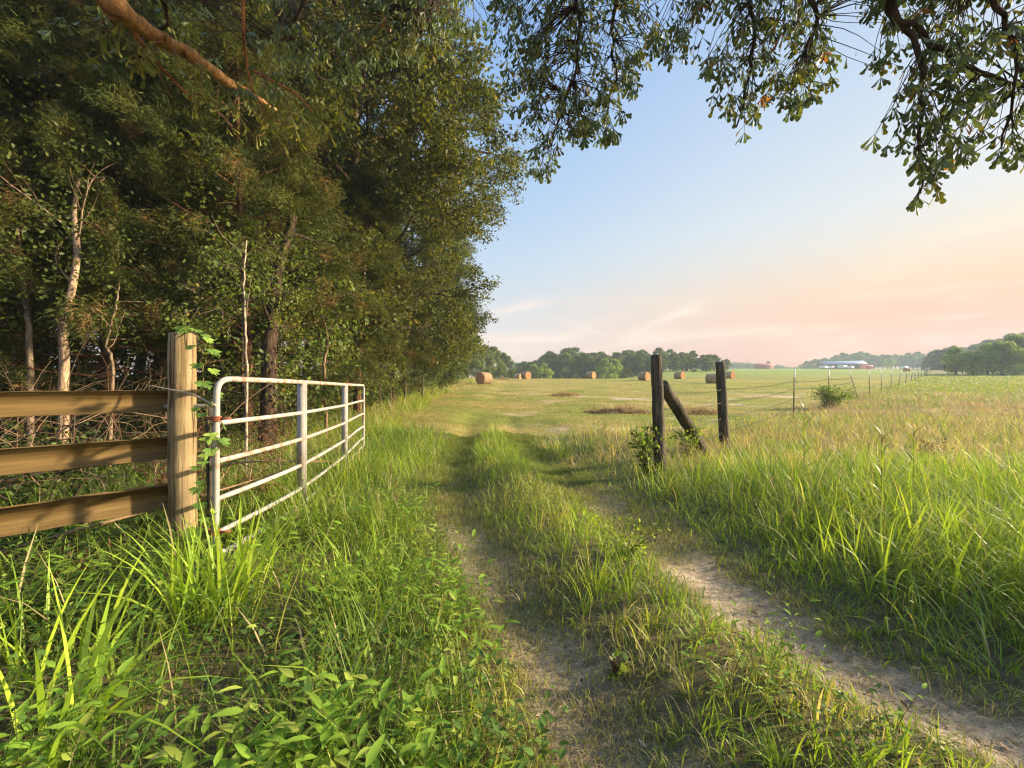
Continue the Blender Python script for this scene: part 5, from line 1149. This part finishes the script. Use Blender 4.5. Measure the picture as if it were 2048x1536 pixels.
def trailer(px, d, rz, L, H, label):
    x = at_px(px, d); z = float(height(x, d)); e = empty('parked_trailer', (x, d, z), label, 'trailer', 'white vehicles parked by the barn', rz)
    mb = MB(); box(mb, (0, 0, .6 + H / 2), (L, 2.1, H), 0, None, .15); mb.build('body', M_WHITE, e)
    for sx in (-.3, .3):
        for sy in (-1, 1):
            mb = MB(); tube(mb, [[sx * L, sy * 1.05 - .12, .38], [sx * L, sy * 1.05 + .12, .38]], .38, 12); mb.build('wheel', M_TYRE, e)
    mb = MB(); tube(mb, [[-L / 2, 0, .55], [-L / 2 - 1.2, 0, .5]], .07, 6); mb.build('drawbar', M_TYRE, e)
trailer(1647, 278, .1, 4.6, 1.7, 'white trailer left of the barn front')
trailer(1661, 280, -.1, 3.6, 1.5, 'short white trailer before the left half of the barn')
trailer(1685, 280, .05, 5.0, 2.2, 'tallest white trailer before the middle of the barn')
trailer(1700, 279, .0, 4.2, 1.5, 'white trailer under the red gable of the barn')
trailer(1808, 290, .3, 6, 1.4, 'white trailer alone in the far field right of the barn')
for px, d, lb in ((1454, 260, 'thin utility pole just right of the second old post'), (1496, 300, 'thin utility pole left of the small red shed')):
    x = at_px(px, d); z = float(height(x, d)); e = empty('utility_pole', (x, d, z), lb, 'utility pole', 'utility poles on the skyline'); mb = MB(); tube(mb, [[0, 0, -1], [0, 0, 7.5]], [.16, .12], 8); mb.build('pole', M_GREYPOST, e)
    mb = MB(); box(mb, (0, 0, 6.9), (1.8, .12, .14)); mb.build('crossarm', M_GREYPOST, e)

# ------------------------------------------------------------------ air, sky, sun, camera
def haze():
    m, nt, out = newmat('haze_air'); v = N(nt, 'ShaderNodeVolumePrincipled'); v.inputs['Color'].default_value = (.74, .88, 1.0, 1); v.inputs['Density'].default_value = .00065; v.inputs['Anisotropy'].default_value = 0.0
    nt.links.new(v.outputs[0], out.inputs['Volume'])
    mb = MB(); box(mb, (0, 270, 34), (1300, 640, 78)); o = mb.build('haze', m); tag(o, kind='stuff'); o["label"] = 'thin summer haze over the far fields'; o["category"] = 'haze'
HAZE = True
if HAZE: haze()
SUN_AZ, SUN_EL = R_(80), R_(19)                          # to the right of the view direction
sdir = np.array([math.sin(SUN_AZ) * math.cos(SUN_EL), math.cos(SUN_AZ) * math.cos(SUN_EL), math.sin(SUN_EL)])
def lin(c): return tuple(((v / 255 + .055) / 1.055) ** 2.4 if v / 255 > .04045 else v / 255 / 12.92 for v in c)
def world():
    w = bpy.data.worlds.new("World"); scene.world = w; w.use_nodes = True; nt = w.node_tree; nt.nodes.clear(); L = nt.links.new
    out = nt.nodes.new('ShaderNodeOutputWorld'); bg = nt.nodes.new('ShaderNodeBackground'); bg.inputs['Strength'].default_value = .1
    sky = N(nt, 'ShaderNodeTexSky', sky_type='NISHITA', sun_disc=False, sun_elevation=SUN_EL, sun_rotation=SUN_AZ, air_density=1.2, dust_density=2.0, ozone_density=1.0)
    tc = nt.nodes.new('ShaderNodeTexCoord'); sx = nt.nodes.new('ShaderNodeSeparateXYZ'); L(tc.outputs['Generated'], sx.inputs[0])
    dot = N(nt, 'ShaderNodeVectorMath', operation='DOT_PRODUCT'); L(tc.outputs['Generated'], dot.inputs[0]); dot.inputs[1].default_value = (math.sin(SUN_AZ), math.cos(SUN_AZ), 0)
    mr = N(nt, 'ShaderNodeMapRange', interpolation_type='SMOOTHSTEP'); mr.inputs[1].default_value = .02; mr.inputs[2].default_value = .92; L(dot.outputs['Value'], mr.inputs[0])
    def ramp(st):
        r = nt.nodes.new('ShaderNodeValToRGB'); e = r.color_ramp.elements
        while len(e) < len(st): e.new(.5)
        for k, (p, c) in enumerate(st): e[k].position = p; e[k].color = (*lin(c), 1)
        L(sx.outputs['Z'], r.inputs[0]); return r
    ra = ramp([(0, (226, 190, 186)), (.07, (228, 200, 198)), (.13, (222, 212, 214)), (.20, (206, 216, 228)), (.30, (190, 215, 240)), (.44, (168, 205, 245)), (.65, (140, 184, 242))])
    rb = ramp([(0, (224, 136, 122)), (.07, (236, 152, 128)), (.13, (246, 176, 138)), (.19, (250, 206, 168)), (.26, (240, 226, 210)), (.33, (230, 233, 234)), (.5, (206, 222, 240)), (.75, (172, 202, 240))])
    mx = N(nt, 'ShaderNodeMix', data_type='RGBA'); L(mr.outputs[0], mx.inputs[0]); L(ra.outputs[0], mx.inputs[6]); L(rb.outputs[0], mx.inputs[7])
    # thin streaks of cloud low down
    at2 = N(nt, 'ShaderNodeMath', operation='ARCTAN2'); L(sx.outputs['X'], at2.inputs[0]); L(sx.outputs['Y'], at2.inputs[1])
    cmb = nt.nodes.new('ShaderNodeCombineXYZ'); L(at2.outputs[0], cmb.inputs[0]); L(sx.outputs['Z'], cmb.inputs[1])
    mp = nt.nodes.new('ShaderNodeMapping'); mp.inputs['Rotation'].default_value = (0, 0, R_(-24)); mp.inputs['Scale'].default_value = (2.2, 15, 1); mp.inputs['Location'].default_value = (.35, .2, 0); L(cmb.outputs[0], mp.inputs[0])
    nz = nt.nodes.new('ShaderNodeTexNoise'); nz.inputs['Scale'].default_value = 1.6; nz.inputs['Detail'].default_value = 7; nz.inputs['Roughness'].default_value = .55; nz.inputs['Distortion'].default_value = .6; L(mp.outputs[0], nz.inputs['Vector'])
    m1 = N(nt, 'ShaderNodeMapRange'); m1.inputs[1].default_value = .50; m1.inputs[2].default_value = .72; L(nz.outputs['Fac'], m1.inputs[0])
    m2 = N(nt, 'ShaderNodeMapRange'); m2.inputs[1].default_value = .26; m2.inputs[2].default_value = .12; L(sx.outputs['Z'], m2.inputs[0])
    mm = N(nt, 'ShaderNodeMath', operation='MULTIPLY'); L(m1.outputs[0], mm.inputs[0]); L(m2.outputs[0], mm.inputs[1])
    mm2 = N(nt, 'ShaderNodeMath', operation='MULTIPLY'); L(mm.outputs[0], mm2.inputs[0]); mm2.inputs[1].default_value = .9
    mc = N(nt, 'ShaderNodeMix', data_type='RGBA'); L(mm2.outputs[0], mc.inputs[0]); L(mx.outputs[2], mc.inputs[6]); mc.inputs[7].default_value = (*lin((255, 222, 196)), 1)
    cur = mc.outputs[2]
    def streak(a0, z0, a1, z1, sg, amt, col):
        nonlocal cur
        k = (z1 - z0) / (a1 - a0)
        def M(op, x, y):
            n = N(nt, 'ShaderNodeMath', operation=op)
            for q, v in enumerate((x, y)):
                if isinstance(v, (int, float)): n.inputs[q].default_value = v
                else: L(v, n.inputs[q])
            return n.outputs[0]
        da = M('SUBTRACT', at2.outputs[0], a0); wob = M('MULTIPLY', M('SUBTRACT', nz.outputs['Fac'], .5), sg * 3.0)
        d = M('ADD', M('SUBTRACT', M('SUBTRACT', sx.outputs['Z'], z0), M('MULTIPLY', da, k)), wob)
        g1 = M('POWER', 2.718, M('MULTIPLY', M('POWER', M('ABSOLUTE', M('DIVIDE', d, sg), 0), 1.6), -1.0))
        r1 = N(nt, 'ShaderNodeMapRange', interpolation_type='SMOOTHSTEP'); r1.inputs[1].default_value = a0 - .04; r1.inputs[2].default_value = a0 + (a1 - a0) * .45; L(at2.outputs[0], r1.inputs[0])
        r2 = N(nt, 'ShaderNodeMapRange', interpolation_type='SMOOTHSTEP'); r2.inputs[1].default_value = a1 + .02; r2.inputs[2].default_value = a0 + (a1 - a0) * .5; L(at2.outputs[0], r2.inputs[0])
        r3 = N(nt, 'ShaderNodeMapRange'); r3.inputs[1].default_value = .36; r3.inputs[2].default_value = .60; r3.inputs[3].default_value = .35; L(nz.outputs['Fac'], r3.inputs[0])
        f = M('MULTIPLY', M('MULTIPLY', M('MULTIPLY', g1, r1.outputs[0]), M('MULTIPLY', r2.outputs[0], r3.outputs[0])), amt)
        m = N(nt, 'ShaderNodeMix', data_type='RGBA'); L(f, m.inputs[0]); L(cur, m.inputs[6]); m.inputs[7].default_value = (*lin(col), 1); cur = m.outputs[2]
    streak(.27, .118, .50, .212, .010, 1.0, (255, 234, 214))
    streak(.25, .100, .42, .135, .020, .75, (252, 214, 196))
    streak(.10, .170, .25, .118, .007, 1.0, (255, 228, 212))
    streak(.12, .125, .32, .185, .010, .8, (255, 226, 212))
    streak(-.10, .165, .12, .225, .012, .85, (255, 232, 224))
    streak(-.06, .118, .22, .128, .008, .8, (255, 222, 208))
    streak(.70, .215, 1.0, .275, .022, .5, (255, 238, 196))
    # sky texture carries a share of the light, the tinted air the rest
    g = N(nt, 'ShaderNodeVectorMath', operation='SCALE'); L(cur, g.inputs[0])
    zr = N(nt, 'ShaderNodeMapRange'); zr.inputs[1].default_value = .70; zr.inputs[2].default_value = .95; zr.inputs[3].default_value = SKY_GAIN; zr.inputs[4].default_value = SKY_GAIN * 2.1; L(sx.outputs['Z'], zr.inputs[0]); L(zr.outputs[0], g.inputs['Scale'])  # sky overhead, out of view, brightened as added fill for the ground
    s2 = N(nt, 'ShaderNodeVectorMath', operation='SCALE'); L(sky.outputs[0], s2.inputs[0]); s2.inputs['Scale'].default_value = .03
    ad = N(nt, 'ShaderNodeVectorMath', operation='ADD'); L(g.outputs[0], ad.inputs[0]); L(s2.outputs[0], ad.inputs[1])
    # bright hazy glow of the low sun, which stands just outside the right edge
    dg = N(nt, 'ShaderNodeVectorMath', operation='DOT_PRODUCT'); L(tc.outputs['Generated'], dg.inputs[0]); dg.inputs[1].default_value = [float(v) for v in sdir]
    mxg = N(nt, 'ShaderNodeMath', operation='MAXIMUM'); L(dg.outputs['Value'], mxg.inputs[0]); mxg.inputs[1].default_value = 0
    pw = N(nt, 'ShaderNodeMath', operation='POWER'); L(mxg.outputs[0], pw.inputs[0]); pw.inputs[1].default_value = 75
    gl = N(nt, 'ShaderNodeVectorMath', operation='SCALE'); gl.inputs[0].default_value = (1.0, .80, .52); L(pw.outputs[0], gl.inputs['Scale'])
    gs = N(nt, 'ShaderNodeVectorMath', operation='SCALE'); L(gl.outputs[0], gs.inputs[0]); gs.inputs['Scale'].default_value = SKY_GAIN * 28
    ad2 = N(nt, 'ShaderNodeVectorMath', operation='ADD'); L(ad.outputs[0], ad2.inputs[0]); L(gs.outputs[0], ad2.inputs[1]); ad = ad2
    L(ad.outputs[0], bg.inputs['Color']); L(bg.outputs[0], out.inputs['Surface'])
EXPO = 1.8; SKY_GAIN = 10 / 2 ** EXPO * .94
world()
sl = bpy.data.lights.new('sun', 'SUN'); sl.energy = 3.8; sl.angle = R_(2.0); sl.color = (1.0, .81, .56)
so = bpy.data.objects.new('sun', sl); COL.objects.link(so)
from mathutils import Vector
so.rotation_euler = Vector([float(-v) for v in sdir]).to_track_quat('-Z', 'Y').to_euler(); so.location = (60, 20, 40)
cam = bpy.data.cameras.new('camera'); cam.sensor_width = 36; cam.lens = 36 * F / 2048; cam.clip_start = .05; cam.clip_end = 4000
co = bpy.data.objects.new('camera', cam); COL.objects.link(co); co.location = (0, 0, EYE); co.rotation_euler = (math.radians(90) + math.atan((HY - 768) / F), 0, 0)
scene.camera = co
scene.view_settings.view_transform = 'Standard'; scene.view_settings.look = 'None'; scene.view_settings.exposure = EXPO; scene.view_settings.gamma = 1
c = scene.cycles
c.max_bounces = 6; c.diffuse_bounces = 3; c.glossy_bounces = 2; c.transmission_bounces = 3; c.volume_bounces = 1; c.transparent_max_bounces = 8; c.caustics_reflective = False; c.caustics_refractive = False
c.use_denoising = True; c.denoiser = 'OPENIMAGEDENOISE'; c.denoising_input_passes = 'RGB_ALBEDO_NORMAL'; c.use_adaptive_sampling = True; c.adaptive_threshold = .006; c.pixel_filter_type = 'BLACKMAN_HARRIS'; c.filter_width = 1.25
c.sample_clamp_indirect = 6
